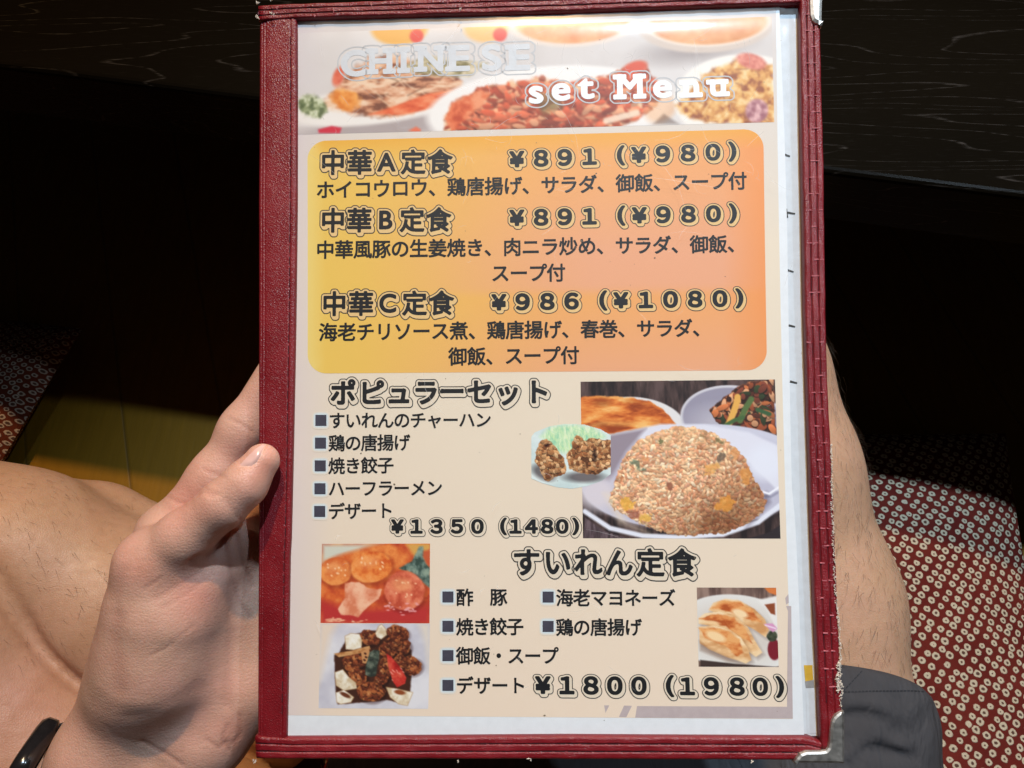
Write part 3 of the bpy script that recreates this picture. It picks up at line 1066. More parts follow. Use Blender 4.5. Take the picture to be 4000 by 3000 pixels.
spine_prof = rounded(-0.0016, 0.0021, (0.16, 0.82, 0.90), 0.10, 60, 0.00035, 0.012, 0.0011)
sp = strip('spine', IN_L, OUT_L, [(s_, h - (0.0009 * max(0, (s_ - .55)) ** 2 * 4 if h > 0 else 0)) for s_, h in spine_prof], M['leather'], menu, 80)
WOB = lambda t, s_: .00016 * math.sin(61 * t + 5 * s_) * math.sin(23 * t + 1.3) + .00010 * math.sin(140 * t - 7 * s_)
bandp = rounded(-0.0016, 0.0026, (0.33, 0.66), 0.14, 40, 0.0006, 0.03, 0.0012)
strip('binding_strip', [(1019, 95), (1154, 84), (1700, 69), (2100, 60), (3114, 24), (3190, 20)], [(1018, 32), (1150, 26), (1700, 6), (3114, -42), (3191, -44)], bandp, M['leather'], menu, 90, WOB)
strip('binding_strip', [(1006, 2864), (1126, 2873), (2200, 2866), (3152, 2871), (3199, 2890), (3230, 2893)], [(1011, 2955), (1126, 2956), (2200, 2957), (3150, 2960), (3199, 2961), (3230, 2961)], bandp, M['leather'], menu, 90, WOB)
rp = rounded(-0.0016, 0.0030, (0.32, 0.66), 0.12, 40, 0.0007, 0.03, 0.0012)
strip('binding_strip', IN_R[:-1] + [(3197, 2915)], OUT_R[:-1] + [(3280, 2915)], rp, M['leather'], menu, 160, WOB)

# stitches: short dark thread dashes lying in the grooves
def stitches(name, line_px, pitch, duty, wid, h, mat, parent, jit=0.0, cross=False):
    p = poly_uv(line_px)
    L = np.linalg.norm(np.diff(p, axis=0), axis=1).sum()
    n = int(L / pitch)
    q = along(p, n * 10 + 1)
    V, Fc = [], []
    for k in range(n):
        i0 = k * 10
        i1 = min(i0 + max(1, int(10 * duty)), len(q) - 1)
        a, b = q[i0], q[i1]
        d = (b - a) / np.linalg.norm(b - a)
        nn = np.array([-d[1], d[0]])
        o_ = nn * RNG.normal(0, jit) if jit else 0
        if cross:
            a, b = a + nn * wid * 3 + o_, a - nn * wid * 3 + o_
            d = (b - a) / np.linalg.norm(b - a); nn = np.array([-d[1], d[0]])
        b0 = len(V)
        hh = h + RNG.uniform(-.00003, .00003)
        for (s0, hz) in ((-1, -.00025), (-.5, .00008), (.5, .00008), (1, -.00025)):
            for e in (a, b):
                w_ = e + nn * wid * s0 + o_
                V.append(P(w_[0], w_[1], hh + hz))
        for s0 in range(3):
            Fc.append((b0 + s0 * 2, b0 + s0 * 2 + 1, b0 + s0 * 2 + 3, b0 + s0 * 2 + 2))
    return obj(name, np.array(V), Fc, mat, parent)

def mid(a, b, t, n=24):
    A, B = along(poly_uv(a), n), along(poly_uv(b), n)
    return A + (B - A) * t
_pu = poly_uv
def poly_uv(x):
    return x if isinstance(x, np.ndarray) else _pu(x)
stitches('spine_stitching', mid(IN_L, OUT_L, 0.163, 60)[2:-2], .0046, .72, .00020, .00205, M['stitch'], menu, .00004)
T_IN, T_OUT = [(1019, 95), (1154, 84), (2100, 60), (3114, 24)], [(1018, 32), (1150, 26), (1700, 6), (3114, -42)]
B_IN, B_OUT = [(1010, 2866), (2200, 2866), (3152, 2871)], [(1011, 2955), (2200, 2957), (3150, 2960)]
for tt in (.33, .66):
    stitches('edge_stitching', mid(T_IN, T_OUT, tt), .0050, .8, .00017, .00225, M['stitch'], menu, .00005)
    stitches('edge_stitching', mid(B_IN, B_OUT, tt), .0050, .8, .00017, .00225, M['stitch'], menu, .00005)
for tt in (.32, .66):
    stitches('edge_stitching', mid(IN_R, OUT_R, tt, 60)[1:-4], .0066, .9, .00016, .00250, M['stitch'], menu, .00004)
stitches('cross_stitching', mid(IN_R, OUT_R, .40, 60)[1:-4], .0066, .5, .00030, .0030, M['scuff'], menu, .0004, True)
stitches('cross_stitching', mid(IN_R, OUT_R, .70, 60)[1:-4], .0066, .5, .00026, .0030, M['scuff'], menu, .0003, True)
stitches('cross_stitching', mid(T_IN, T_OUT, .5), .0078, .5, .00018, .0028, M['scuff'], menu, .0006, True)

# worn right edge: bare canvas threads showing along the lower half, and at the other corners
def fray(line_px, n, spread, size):
    q = along(poly_uv(line_px), n)
    V, Fc = [], []
    for k in range(n):
        c = q[k] + RNG.normal(0, 1, 2) * spread
        for _ in range(2):
            L = RNG.uniform(.5, 1.6) * size
            an = RNG.normal(math.pi / 2, .9)
            d = np.array([math.cos(an), math.sin(an)])
            nn = np.array([-d[1], d[0]])
            wd = size * RNG.uniform(.12, .22)
            h0 = .0026 + RNG.uniform(0, .0012)
            b0 = len(V)
            for t_ in (0, .5, 1):
                mpt = c + d * L * (t_ - .5) + nn * size * .35 * math.sin(t_ * 3.1) * RNG.normal(0, .6)
                for s0, hz in ((-1, 0), (0, wd), (1, 0)):
                    e = mpt + nn * wd * s0
                    V.append(P(e[0], e[1], h0 + hz))
            for t_ in range(2):
                for s0 in range(2):
                    a = b0 + t_ * 3 + s0
                    Fc.append((a, a + 1, a + 4, a + 3))
    return V, Fc
fr_px = [(x + 2, y) for x, y in [(3231, 1735), (3236, 1860), (3233, 1960), (3239, 2060), (3243, 2200), (3246, 2300), (3259, 2400), (3263, 2480), (3269, 2560), (3266, 2640), (3276, 2680), (3266, 2745)]]
V1, F1 = fray(fr_px, 170, .00018, .0008)
V2, F2 = fray([(3262, 2580), (3259, 2640), (3264, 2680)], 50, .0003, .0010)
F2 = [tuple(k + len(V1) for k in f) for f in F2]
tag(obj('frayed_canvas', V1 + V2, F1 + F2, M['thread'], menu), kind='stuff')
V1, F1 = [], []
for c in ((1021, 36), (1021, 92), (1074, 22), (1075, 74), (1012, 2948), (3110 - 190, 2952), (1790, 2954), (2066, 2945), (1800, 60)):
    a, b = fray([c, (c[0] + 5, c[1] + 2)], 3 if c[0] < 1080 else 2, .0003, .0009)
    F1 += [tuple(k + len(V1) for k in f) for f in b]; V1 += [p_ + (P(.1, .1, .0016) - P(.1, .1, 0)) for p_ in a]
tag(obj('worn_corner_threads', V1, F1, M['thread'], menu), kind='stuff')

# metal corners
prism('metal_corner', [(3276, 2762), (3262, 2766), (3250, 2775), (3239, 2787), (3232, 2802), (3227, 2830), (3224, 2885), (3220, 2902), (3210, 2913), (3190, 2916), (3135, 2917), (3112, 2926), (3097, 2943), (3087, 2964), (3284, 2966), (3284, 2765)],
      -0.0072, 0.0042, M['metal'], menu, 0.0011, 8)
prism('metal_corner', [(3146, -52), (3148, 40), (3150, 81), (3157, 102), (3170, 112), (3184, 117), (3199, 121), (3202, 0), (3200, -52)],
      -0.0072, 0.0042, M['metal'], menu, 0.0016, 8)

# ------------------------------------------------------------------ sheets under the film
def sheet(name, left, right, y_top, y_bot, h, mat, parent, nu=6, nv=60, hf=None):
    """paper sheet between two edge lines (photo pixels)"""
    a, b = along(poly_uv(left), nv), along(poly_uv(right), nv)
    V = []
    for i in range(nu):
        q = a + (b - a) * (i / (nu - 1))
        V.append(P(q[:, 0], q[:, 1], h if hf is None else hf(i / (nu - 1), np.linspace(0, 1, nv))))
    return obj(name, np.concatenate(V), grid_faces(nu, nv), mat, parent)

LFT = [(1118, 52), (1118, 820), (1110, 1400), (1098, 2100), (1085, 2880)]
RGT2 = [(3140, -10), (3150, 705), (3160, 1201), (3180, 1804), (3190, 2200), (3205, 2600), (3215, 2880)]
under = sheet('inner_sheet', LFT, RGT2, 0, 0, -0.0013, M['paper2'], menu)
SHR = [(3044, 10), (3056, 325), (3065, 542), (3075, 900), (3093, 1900), (3106, 2033), (3119, 2298), (3139, 2828), (3141, 2870)]
page = sheet('page', LFT, SHR, 0, 0, 0.0, M['paper'], menu)

# pen ticks and a yellow index tab on the sheet underneath
def decal(name, px_pts, h, mat, parent):
    p = poly_uv(px_pts)
    V = P(p[:, 0], p[:, 1], h)
    n = len(p)
    area = 0.5 * np.sum(p[:, 0] * np.roll(p[:, 1], -1) - p[:, 1] * np.roll(p[:, 0], -1))
    f = tuple(range(n)) if area > 0 else tuple(range(n - 1, -1, -1))
    return obj(name, V, [f], mat, parent)
def stroke(x0, y0, x1, y1, w_):
    d = np.array([x1 - x0, y1 - y0], float); d /= np.linalg.norm(d); n_ = np.array([-d[1], d[0]]) * w_
    return [(x0 + n_[0], y0 + n_[1]), (x1 + n_[0] * .7, y1 + n_[1] * .7), (x1 - n_[0] * .7, y1 - n_[1] * .7), (x0 - n_[0], y0 - n_[1])]
for s_ in ((3068, 599, 3090, 607), (3080, 827, 3110, 832), (3074, 812, 3080, 848), (3078, 1052, 3104, 1060), (3084, 1269, 3110, 1275), (3090, 1489, 3118, 1496)):
    decal('pen_tick', stroke(*s_, 4.5), -0.0012, M['ink_soft'], under)
decal('index_tab', [(3144, 2602), (3178, 2602), (3181, 2660), (3150, 2666)], -0.0012, M['yellow'], under)
decal('index_tab', [(3148, 2666), (3183, 2660), (3186, 2690), (3152, 2692)], -0.0012, M['grey_ink'], under)
decal('index_tab', [(3152, 2694), (3190, 2692), (3194, 2870), (3158, 2870)], -0.0012, M['paper2'], under)
decal('sheet_edge', [(3138, 2830), (3141, 2830), (3112, 2165), (3109, 2165)], -0.00115, M['grey_ink'], under)

# ------------------------------------------------------------------ printed ground and pictures
def vnoise(h, w_, sx, sy, seed):
    r = np.random.default_rng(seed)
    gx, gy = int(sx) + 3, int(sy) + 3
    g = r.random((gy, gx))
    y = np.linspace(0, sy, h)[:, None]; x = np.linspace(0, sx, w_)[None, :]
    yi, xi = y.astype(int), x.astype(int)
    fy, fx = y - yi, x - xi
    fy = fy * fy * (3 - 2 * fy); fx = fx * fx * (3 - 2 * fx)
    a = g[yi, xi] * (1 - fx) + g[yi, xi + 1] * fx
    b = g[yi + 1, xi] * (1 - fx) + g[yi + 1, xi + 1] * fx
    return a * (1 - fy) + b * fy

def fbm(h, w_, sx, sy, seed, oct_=4, gain=0.55):
    out, amp, tot = 0, 1, 0
    for k in range(oct_):
        out = out + amp * vnoise(h, w_, sx * 2 ** k, sy * 2 ** k, seed * 31 + k)
        tot += amp; amp *= gain
    return out / tot

class Pic:
    """a small printed picture painted in its own picture coordinates (sRGB 0..255)"""
    def __init__(s, x0, y0, x1, y1, w_, h, bg):
        s.w, s.h = w_, h
        s.X = np.linspace(x0, x1, w_)[None, :] * np.ones((h, 1))
        s.Y = np.linspace(y0, y1, h)[:, None] * np.ones((1, w_))
        s.ux = (x1 - x0) / w_
        s.c = np.ones((h, w_, 3)) * np.array(bg, float)
        s.sx, s.sy = (x1 - x0), (y1 - y0)
    def n(s, size, seed, oct_=4, ax=1.0, ay=1.0, gain=.55):
        return fbm(s.h, s.w, max(1, s.sx / size / ax), max(1, s.sy / size / ay), seed, oct_, gain)
    def put(s, m, col):
        m = np.clip(m, 0, 1)[..., None]
        s.c = s.c * (1 - m) + np.asarray(col, float) * m
    def ell(s, cx, cy, rx, ry, soft=4, rot=0, nz=None):
        a = math.radians(rot)
        x = (s.X - cx) * math.cos(a) + (s.Y - cy) * math.sin(a)
        y = -(s.X - cx) * math.sin(a) + (s.Y - cy) * math.cos(a)
        q = np.sqrt((x / rx) ** 2 + (y / ry) ** 2)
        d = (1 - q) * min(rx, ry)
        if nz is not None: d = d + nz
        return np.clip(d / soft + .5, 0, 1)
    def poly(s, pts, soft=4, nz=None):
        ins = inside(s.X, s.Y, pts)
        d = seg_dist(s.X, s.Y, pts + pts[:1]) * np.where(ins, 1, -1)
        if nz is not None: d = d + nz
        return np.clip(d / soft + .5, 0, 1)
    def line(s, pts, wd, soft=3):
        return np.clip((wd - seg_dist(s.X, s.Y, pts)) / soft + .5, 0, 1)
    def tex(s, m, cols, size, seed, ax=1, ay=1, oct_=4, contrast=2.4):
        n_ = np.clip((s.n(size, seed, oct_, ax, ay, .62) - .5) * contrast + .5, 0, 1)
        cols = np.array(cols, float)
        k = n_ * (len(cols) - 1)
        i = np.clip(k.astype(int), 0, len(cols) - 2)
        f = (k - i)[..., None]
        s.put(m, cols[i] * (1 - f) + cols[i + 1] * f)
    def grains(s, m, step, cols, gap, seed, elong=1.6, gapw=.16):
        """voronoi-like rice grains, lumps, crumbs"""
        r = np.random.default_rng(seed)
        wx = s.X + (s.n(step * 2, seed + 5) - .5) * step * .8
        wy = s.Y + (s.n(step * 2, seed + 6) - .5) * step * .8
        best = np.full(s.X.shape, 1e9); sec = best.copy(); bid = np.zeros(s.X.shape, int)
        gx = np.floor(wx / step).astype(int); gy = np.floor(wy / step).astype(int)
        H_ = lambda a, b, k: np.abs(np.sin(a * 127.1 + b * 311.7 + k * 74.7 + seed) * 43758.5453) % 1
        for dx in (-1, 0, 1):
            for dy in (-1, 0, 1):
                cx, cy = gx + dx, gy + dy
                px_ = (cx + .15 + .7 * H_(cx, cy, 1)) * step; py_ = (cy + .15 + .7 * H_(cx, cy, 2)) * step
                an = H_(cx, cy, 3) * math.pi
                ex, ey = wx - px_, wy - py_
                a = ex * np.cos(an) + ey * np.sin(an); b = -ex * np.sin(an) + ey * np.cos(an)
                d = np.sqrt((a / elong) ** 2 + b ** 2) / step
                cid = (cx * 7919 + cy * 104729)
                nb_ = d < best
                sec = np.where(nb_, best, np.minimum(sec, d)); bid = np.where(nb_, cid, bid); best = np.where(nb_, d, best)
        hsh = np.abs(np.sin(bid * 12.9898 + seed) * 43758.5453) % 1
        cols = np.array(cols, float)
        k = hsh * (len(cols) - 1); i = np.clip(k.astype(int), 0, len(cols) - 2); f = (k - i)[..., None]
        c = cols[i] * (1 - f) + cols[i + 1] * f
        c = c * (1.10 - .35 * np.clip(best, 0, 1))[..., None]
        e = np.clip((sec - best) / gapw, 0, 1)[..., None]
        s.put(m, c * e + np.array(gap, float) * (1 - e))
    def stamp(s, m, count, la, lb, cols, seed, rot=None, dark=.72, light=1.10):
        """many small overlapping grains: a dark rim below each, a paler top"""
        r_ = np.random.default_rng(seed)
        ys_, xs_ = np.nonzero(m > .5)
        if len(ys_) == 0: return
        cols = np.array(cols, float)
        for q in range(count):
            i = r_.integers(len(ys_))
            cy, cx = ys_[i], xs_[i]
            a_, b_ = r_.uniform(*la) / s.ux, r_.uniform(*lb) / s.ux
            an = r_.uniform(0, math.pi) if rot is None else r_.normal(rot, .5)
            R_ = int(a_ + 3)
            y0, y1, x0, x1 = max(cy - R_, 0), min(cy + R_ + 1, s.h), max(cx - R_, 0), min(cx + R_ + 1, s.w)
            gy, gx = np.mgrid[y0:y1, x0:x1]
            def e(oy):
                dx, dy = gx - cx, gy - cy - oy
                u_ = dx * math.cos(an) + dy * math.sin(an); v_ = -dx * math.sin(an) + dy * math.cos(an)
                return np.clip((1 - np.sqrt((u_ / a_) ** 2 + (v_ / b_) ** 2)) * b_ / .8 + .5, 0, 1), v_ * math.cos(an) + u_ * math.sin(an)
            sub = s.c[y0:y1, x0:x1]
            k, _ = e(b_ * .45)
            k = (k * m[y0:y1, x0:x1])[..., None]
            sub[:] = sub * (1 - k * (1 - dark))
            k, t_ = e(0)
            k = (k * m[y0:y1, x0:x1])[..., None]
            c = cols[r_.integers(len(cols))] * r_.uniform(.9, 1.08)
            c = c * (light - .22 * np.clip(t_ / b_ * .5 + .5, 0, 1))[..., None]
            sub[:] = sub * (1 - k) + c * k
    def shade(s, m, k):
        s.c = s.c * (1 - np.clip(m, 0, 1)[..., None] * (1 - np.asarray(k, float)))
    def blur(s, n_=1):
        for _ in range(n_):
            p = np.pad(s.c, ((1, 1), (1, 1), (0, 0)), 'edge')
            s.c = (p[1:-1, 1:-1] * 2 + p[:-2, 1:-1] + p[2:, 1:-1] + p[1:-1, :-2] + p[1:-1, 2:]) / 6

PRINT_GAIN = 0.98
def place(name, pic, tl, tr, br, bl, h, parent, mask=None):
    """lay the picture on the page between four corners given in the 2212-wide view"""
    c = [np.array(D(*k)) for k in (tl, tr, br, bl)]
    s_ = np.linspace(0, 1, pic.w)[None, :, None]; t_ = np.linspace(0, 1, pic.h)[:, None, None]
    q = (c[0] * (1 - s_) + c[1] * s_) * (1 - t_) + (c[3] * (1 - s_) + c[2] * s_) * t_
    V = P(q[..., 0], q[..., 1], h).reshape(-1, 3)
    lp_, tt = grid_faces(pic.h, pic.w)
    if mask is not None:
        f = lp_.reshape(-1, 4)
        keep = mask.ravel()[f].all(1)
        lp_, tt = f[keep].ravel(), tt[keep]
    return obj(name, V, (lp_, tt), M['print'], parent, False, lin(np.clip(pic.c, 0, 255)).reshape(-1, 3) * PRINT_GAIN)

# printed ground: warm beige, greyer and lilac at the top and the left
bgp = Pic(0, 0, 1, 1, 60, 90, (226, 212, 191))
bgp.put(np.clip(1 - bgp.Y / .34, 0, 1) ** .8, (208, 201, 199))
bgp.put(np.clip((bgp.Y - .5) / .5, 0, 1) * .8, (234, 213, 192))
bgp.put(np.clip(1 - bgp.X / .09, 0, 1) * .6, (212, 201, 208))
place('printed_ground', bgp, (634, 54), (1676, 14), (1712, 1553), (619, 1545), 0.00004, page)

# banner photograph with the dishes
b = Pic(646, 0, 1670, 226, 560, 124, (216, 211, 208))
Yo = lambda x, y: y - (72 - 36 * (x - 646) / 1024)             # view pixels -> banner rows
def BE(x, y, rx, ry, soft=6, rot=0, nz=None): return b.ell(x, Yo(x, y), rx, ry, soft, rot, nz)
def BPy(pts, soft=5, nz=None): return b.poly([(x, Yo(x, y)) for x, y in pts], soft, nz)
n1 = (b.n(14, 3) - .5) * 16
b.tex(np.ones_like(b.X), [(204, 196, 192), (224, 220, 218)], 200, 9, contrast=1.5)
b.put(BE(868, 62, 62, 36, 8), (233, 176, 92)); b.put(BE(906, 78, 15, 15, 5), (222, 84, 72))
b.put(BE(1058, 60, 48, 32, 9), (236, 188, 122)); b.put(BE(1088, 75, 15, 15, 5), (222, 84, 72))
b.put(BE(1245, 50, 138, 52, 5), (226, 212, 200)); b.tex(BE(1245, 48, 122, 46, 5), [(226, 148, 96), (238, 178, 128)], 40, 4)
b.shade(BE(1500, 108, 100, 26, 30, -6) * .7, (.70, .66, .66))
b.put(BE(1530, 52, 146, 62, 5), (206, 190, 178)); b.put(BE(1534, 47, 134, 54, 4), (232, 216, 200)); b.tex(BE(1535, 50, 124, 46, 5), [(214, 142, 90), (232, 176, 126)], 60, 5)
b.put(BE(1530, 36, 110, 6, 4), (240, 226, 212))
# left plate: noodles, greens and a strip of red pepper
b.shade(BE(830, 282, 190, 26, 20, -5) * .8, (.78, .74, .75))
b.put(BE(810, 232, 190, 42, 8, -5), (232, 226, 220))
m = BPy([(690, 238), (720, 205), (752, 160), (800, 128), (870, 120), (945, 150), (1005, 175), (1010, 205), (930, 240), (850, 258), (770, 252)], 10, n1)
b.tex(m, [(120, 70, 50), (196, 132, 96), (222, 172, 138), (232, 200, 170)], 16, 12, 2.2, .7, 5, 3.0)
for k in range(36):
    x0 = RNG.uniform(770, 980); y0 = RNG.uniform(150, 215); a = RNG.uniform(-.9, .9); L = RNG.uniform(15, 45)
    b.put(b.line([(x0, Yo(x0, y0)), (x0 + L * math.cos(a), Yo(x0, y0) + L * math.sin(a))], 1.2, 2) * m * .75, (236, 208, 178) if k % 3 else (110, 72, 50))
b.tex(BE(752, 220, 34, 22, 8, 20, n1), [(214, 118, 40), (236, 164, 84)], 14, 13)
b.tex(BE(734, 168, 12, 22, 6, 20), [(206, 84, 60), (224, 118, 88)], 10, 14)
b.tex(BPy([(648, 215), (672, 208), (700, 224), (712, 248), (694, 262), (660, 256), (646, 240)], 8, n1), [(92, 104, 70), (150, 158, 116), (206, 210, 180)], 10, 15, 1, 1, 4, 3)
b.tex(BPy([(800, 252), (860, 232), (930, 205), (1000, 192), (1008, 206), (960, 232), (880, 252)], 5), [(196, 70, 36), (226, 106, 62), (234, 140, 96)], 18, 16, 2, .7)
b.tex(BPy([(860, 150), (930, 122), (1060, 138), (1020, 168), (930, 165)], 8), [(120, 110, 70), (190, 176, 140), (222, 206, 180)], 12, 33, 1.6, .8)
b.put(BPy([(690, 286), (720, 278), (742, 282), (738, 294), (692, 294)], 4), (202, 44, 64)); b.put(BPy([(888, 287), (905, 278), (915, 284), (915, 294)], 4), (222, 110, 80))
# centre plate: chilli prawns
b.put(BE(1190, 236, 262, 92, 7, -3), (236, 232, 228))
b.shade(BE(1250, 300, 160, 40, 30) * .3, (.85, .8, .8))
m = BPy([(972, 250), (985, 225), (1040, 195), (1110, 178), (1170, 168), (1220, 178), (1290, 172), (1360, 150), (1400, 140), (1410, 160), (1440, 195), (1420, 235), (1370, 265), (1310, 290), (960, 300)], 8, n1)
b.tex(m, [(126, 50, 34), (192, 86, 58), (216, 118, 84), (226, 168, 128), (234, 190, 150)], 22, 17, 1.5, .8, 5, 3.2)
b.stamp(m, 420, (6, 20), (3, 8), [(176, 72, 46), (214, 108, 72), (228, 160, 120), (204, 90, 56), (150, 66, 44), (222, 130, 92)], 4, .2, .8)
b.tex(BPy([(968, 262), (985, 225), (1040, 200), (1068, 202), (1050, 228), (1010, 262), (985, 290)], 5, n1 * .5), [(188, 72, 38), (220, 108, 64), (232, 150, 108)], 22, 18)
b.put(BPy([(1165, 205), (1210, 200), (1220, 235), (1180, 250)], 14, n1) * .55, (104, 108, 62))
b.put(BE(1378, 146, 26, 13, 6, -15), (212, 84, 54))
b.put(b.line([(1315, Yo(1315, 262)), (1380, Yo(1380, 245))], 7, 5) * .9, (236, 214, 190))
b.put(BE(1432, 236, 36, 26, 12, -30) * .5, (226, 160, 104))
b.shade(BPy([(1415, 268), (1438, 246), (1470, 268)], 6), (.70, .66, .64))
# right plate: golden noodles and prawns
b.put(BE(1610, 215, 150, 98, 6, 3), (236, 230, 222))
m = BPy([(1466, 228), (1500, 190), (1520, 160), (1560, 142), (1610, 122), (1672, 140), (1672, 268), (1540, 268), (1490, 255)], 8, n1)
b.tex(m, [(150, 84, 50), (204, 140, 76), (226, 172, 100), (236, 204, 150)], 14, 19, 1, 1, 5, 2.8)
for k in range(60):
    x0 = RNG.uniform(1480, 1665); y0 = RNG.uniform(140, 255); a = RNG.uniform(-1.2, 1.6); L = RNG.uniform(18, 40)
    b.put(b.line([(x0, Yo(x0, y0)), (x0 + L * math.cos(a), Yo(x0, y0) + L * math.sin(a))], 1.3, 2) * m * .7, ((238, 210, 150), (226, 176, 100), (150, 90, 60))[k % 3])
b.tex(BE(1625, 132, 32, 16, 5, 18), [(190, 92, 78), (228, 150, 130)], 10, 20)
b.tex(BE(1634, 238, 24, 26, 5, 18), [(150, 90, 100), (226, 180, 178)], 10, 21)
b.blur(2)
b.put(np.clip((712 - b.X) / 60, 0, 1) * np.clip((150 - b.Y) / 40, 0, 1), (212, 205, 205))
place('banner_photo', b, (646, 72), (1667, 36), (1672.5, 264), (644, 291), 0.00008, page)

# orange panel with rounded corners
pw, ph = 130, 84
o_ = Pic(0, 0, 990, 520, pw, ph, (232, 170, 92))
o_.put(np.clip(1 - o_.X / 560, 0, 1), (229, 192, 92))
o_.put(np.clip((o_.X - 300) / 690, 0, 1) * .8, (231, 158, 104))
band1 = np.clip((o_.Y - 20) / 240, 0, 1) * (o_.Y < 350) + np.clip((o_.Y - 350) / 170, 0, 1) * (o_.Y >= 350) * .9 + 0
band1 = np.clip(band1, 0, 1) * np.clip((o_.X - 120) / 500, 0, 1)
for _ in range(3):
    band1[1:-1] = (band1[:-2] + band1[1:-1] * 2 + band1[2:]) / 4
o_.put(band1 * .75, (226, 164, 136))
o_.put(np.clip((o_.X - 900) / 90, 0, 1) * .8, (232, 146, 82))
o_.put(np.clip(1 - o_.Y / 45, 0, 1) * .7, (228, 164, 56))
o_.put(np.clip(1 - (o_.X) / 40, 0, 1) * .8, (232, 208, 128))
R_ = 42
def rr_clip(pic, W_, H_, r):
    # pull the outer vertices in so that the outline has true round corners
    x, y = pic.X.copy(), pic.Y.copy()
    for sx in (0, 1):
        for sy in (0, 1):
            cx, cy = (r if sx == 0 else W_ - r), (r if sy == 0 else H_ - r)
            ox, oy = (x - cx) * (-1 if sx == 0 else 1), (y - cy) * (-1 if sy == 0 else 1)
            m_ = (ox > 0) & (oy > 0)
            mx = np.maximum(ox, oy); ln = np.hypot(ox, oy)
            k = np.where(m_, mx / np.maximum(ln, 1e-9), 1)
            x = np.where(m_, cx + (x - cx) * k, x); y = np.where(m_, cy + (y - cy) * k, y)
    return x / W_, y / H_
xs, ys = rr_clip(o_, 990, 520, R_)
c4 = [np.array(D(*k)) for k in ((664, 305), (1649, 278.5), (1657, 799.5), (664.5, 807))]
q = (c4[0] * (1 - xs[..., None]) + c4[1] * xs[..., None]) * (1 - ys[..., None]) + (c4[3] * (1 - xs[..., None]) + c4[2] * xs[..., None]) * ys[..., None]
obj('orange_panel', P(q[..., 0], q[..., 1], 0.00008).reshape(-1, 3), grid_faces(ph, pw), M['print'], page, False, lin(np.clip(o_.c, 0, 255)).reshape(-1, 3) * PRINT_GAIN)

# fried rice photograph (its own picture coordinates)
r = Pic(455, 150, 1785, 1197, 430, 338, (58, 44, 44))
r.tex(np.ones_like(r.X), [(34, 26, 28), (66, 50, 48), (92, 72, 70)], 90, 41, .5, 2.2)
nz = (r.n(60, 42) - .5) * 70
r.put(r.ell(850, 420, 316, 160, 8, 8), (224, 222, 222))
m = r.poly([(440, 262), (560, 245), (760, 255), (920, 285), (1020, 340), (1100, 440), (900, 470), (640, 505), (440, 440)], 10, nz * .3)
r.tex(m, [(150, 62, 22), (206, 106, 44), (232, 146, 70), (242, 186, 112)], 90, 43, 2.4, .7, 5, 2.6)
r.put(r.line([(470, 470), (600, 430), (800, 440), (980, 430)], 14, 30) * m * .5, (240, 190, 110))
r.shade(r.ell(600, 290, 60, 28, 30) * .6, (.6, .45, .35)); r.shade(r.ell(850, 310, 80, 22, 30, 12) * .5, (.65, .5, .4))
r.put(r.ell(1480, 400, 345, 215, 7, 3), (206, 204, 212)); r.put(r.ell(1480, 402, 328, 200, 10, 3), (150, 146, 164)); r.put(r.ell(1430, 440, 200, 110, 120, 3) * .8, (190, 186, 198))
m = r.poly([(1340, 350), (1430, 270), (1530, 200), (1620, 165), (1770, 150), (1790, 600), (1640, 560), (1500, 500), (1400, 450)], 12, nz * .5)
r.tex(m, [(44, 28, 22), (96, 50, 36), (150, 84, 54), (196, 130, 90)], 44, 44, 1, 1, 4, 3)
r.stamp(m, 260, (18, 46), (12, 24), [(60, 34, 26), (150, 76, 46), (196, 112, 66), (52, 62, 38), (120, 60, 44), (206, 150, 110), (84, 44, 32)], 45, None, .6)
r.put(r.line([(1440, 480), (1470, 430), (1500, 360), (1525, 290), (1528, 265)], 22, 10), (226, 170, 84))
r.put(r.line([(1540, 420), (1580, 340), (1620, 280)], 20, 10), (86, 110, 62)); r.put(r.line([(1660, 350), (1740, 380)], 14, 10), (58, 92, 58)); r.put(r.line([(1410, 470), (1500, 420), (1560, 400)], 13, 8), (70, 100, 58))
# main plate
r.put(r.ell(1230, 790, 790, 345, 8, -3), (202, 202, 218))
r.put(r.ell(1230, 815, 740, 320, 40, -3), (190, 188, 206))
r.put(r.poly([(700, 500), (1000, 440), (1300, 445), (1600, 500), (1790, 590), (1790, 900), (1600, 700)], 20), (222, 222, 234))
r.put(r.poly([(470, 560), (660, 510), (900, 470), (760, 620), (640, 820), (470, 800)], 30), (150, 138, 150))
r.put(r.ell(560, 900, 130, 110, 90), (214, 206, 214)); r.put(r.ell(1700, 700, 120, 110, 80), (226, 228, 240))
r.put(r.line([(470, 1020), (640, 1130), (860, 1180), (1100, 1190), (1400, 1170), (1640, 1090), (1790, 980)], 16, 14), (226, 228, 240))
r.shade(r.poly([(1560, 1130), (1720, 960), (1700, 900), (1640, 1000)], 50), (.62, .58, .62))
r.put(r.line([(1640, 880), (1720, 905), (1790, 860)], 7, 8), (240, 240, 248)); r.shade(r.line([(1650, 915), (1730, 925), (1790, 890)], 8, 10) * .5, (.6, .6, .66))
r.tex(r.poly([(470, 1060), (600, 1150), (760, 1197), (455, 1197)], 6), [(60, 46, 50), (110, 92, 98)], 40, 46, .4, 3)
r.put(r.poly([(1785, 1110), (1700, 1160), (1560, 1197), (1785, 1197)], 6), (46, 38, 42))
dome = [(640, 960), (690, 790), (740, 660), (830, 560), (960, 490), (1090, 462), (1220, 458), (1350, 500), (1450, 560), (1560, 660), (1600, 770), (1660, 860), (1700, 960), (1660, 1040), (1560, 1110), (1420, 1160), (1200, 1180), (1020, 1165), (860, 1110), (740, 1040), (680, 1010)]
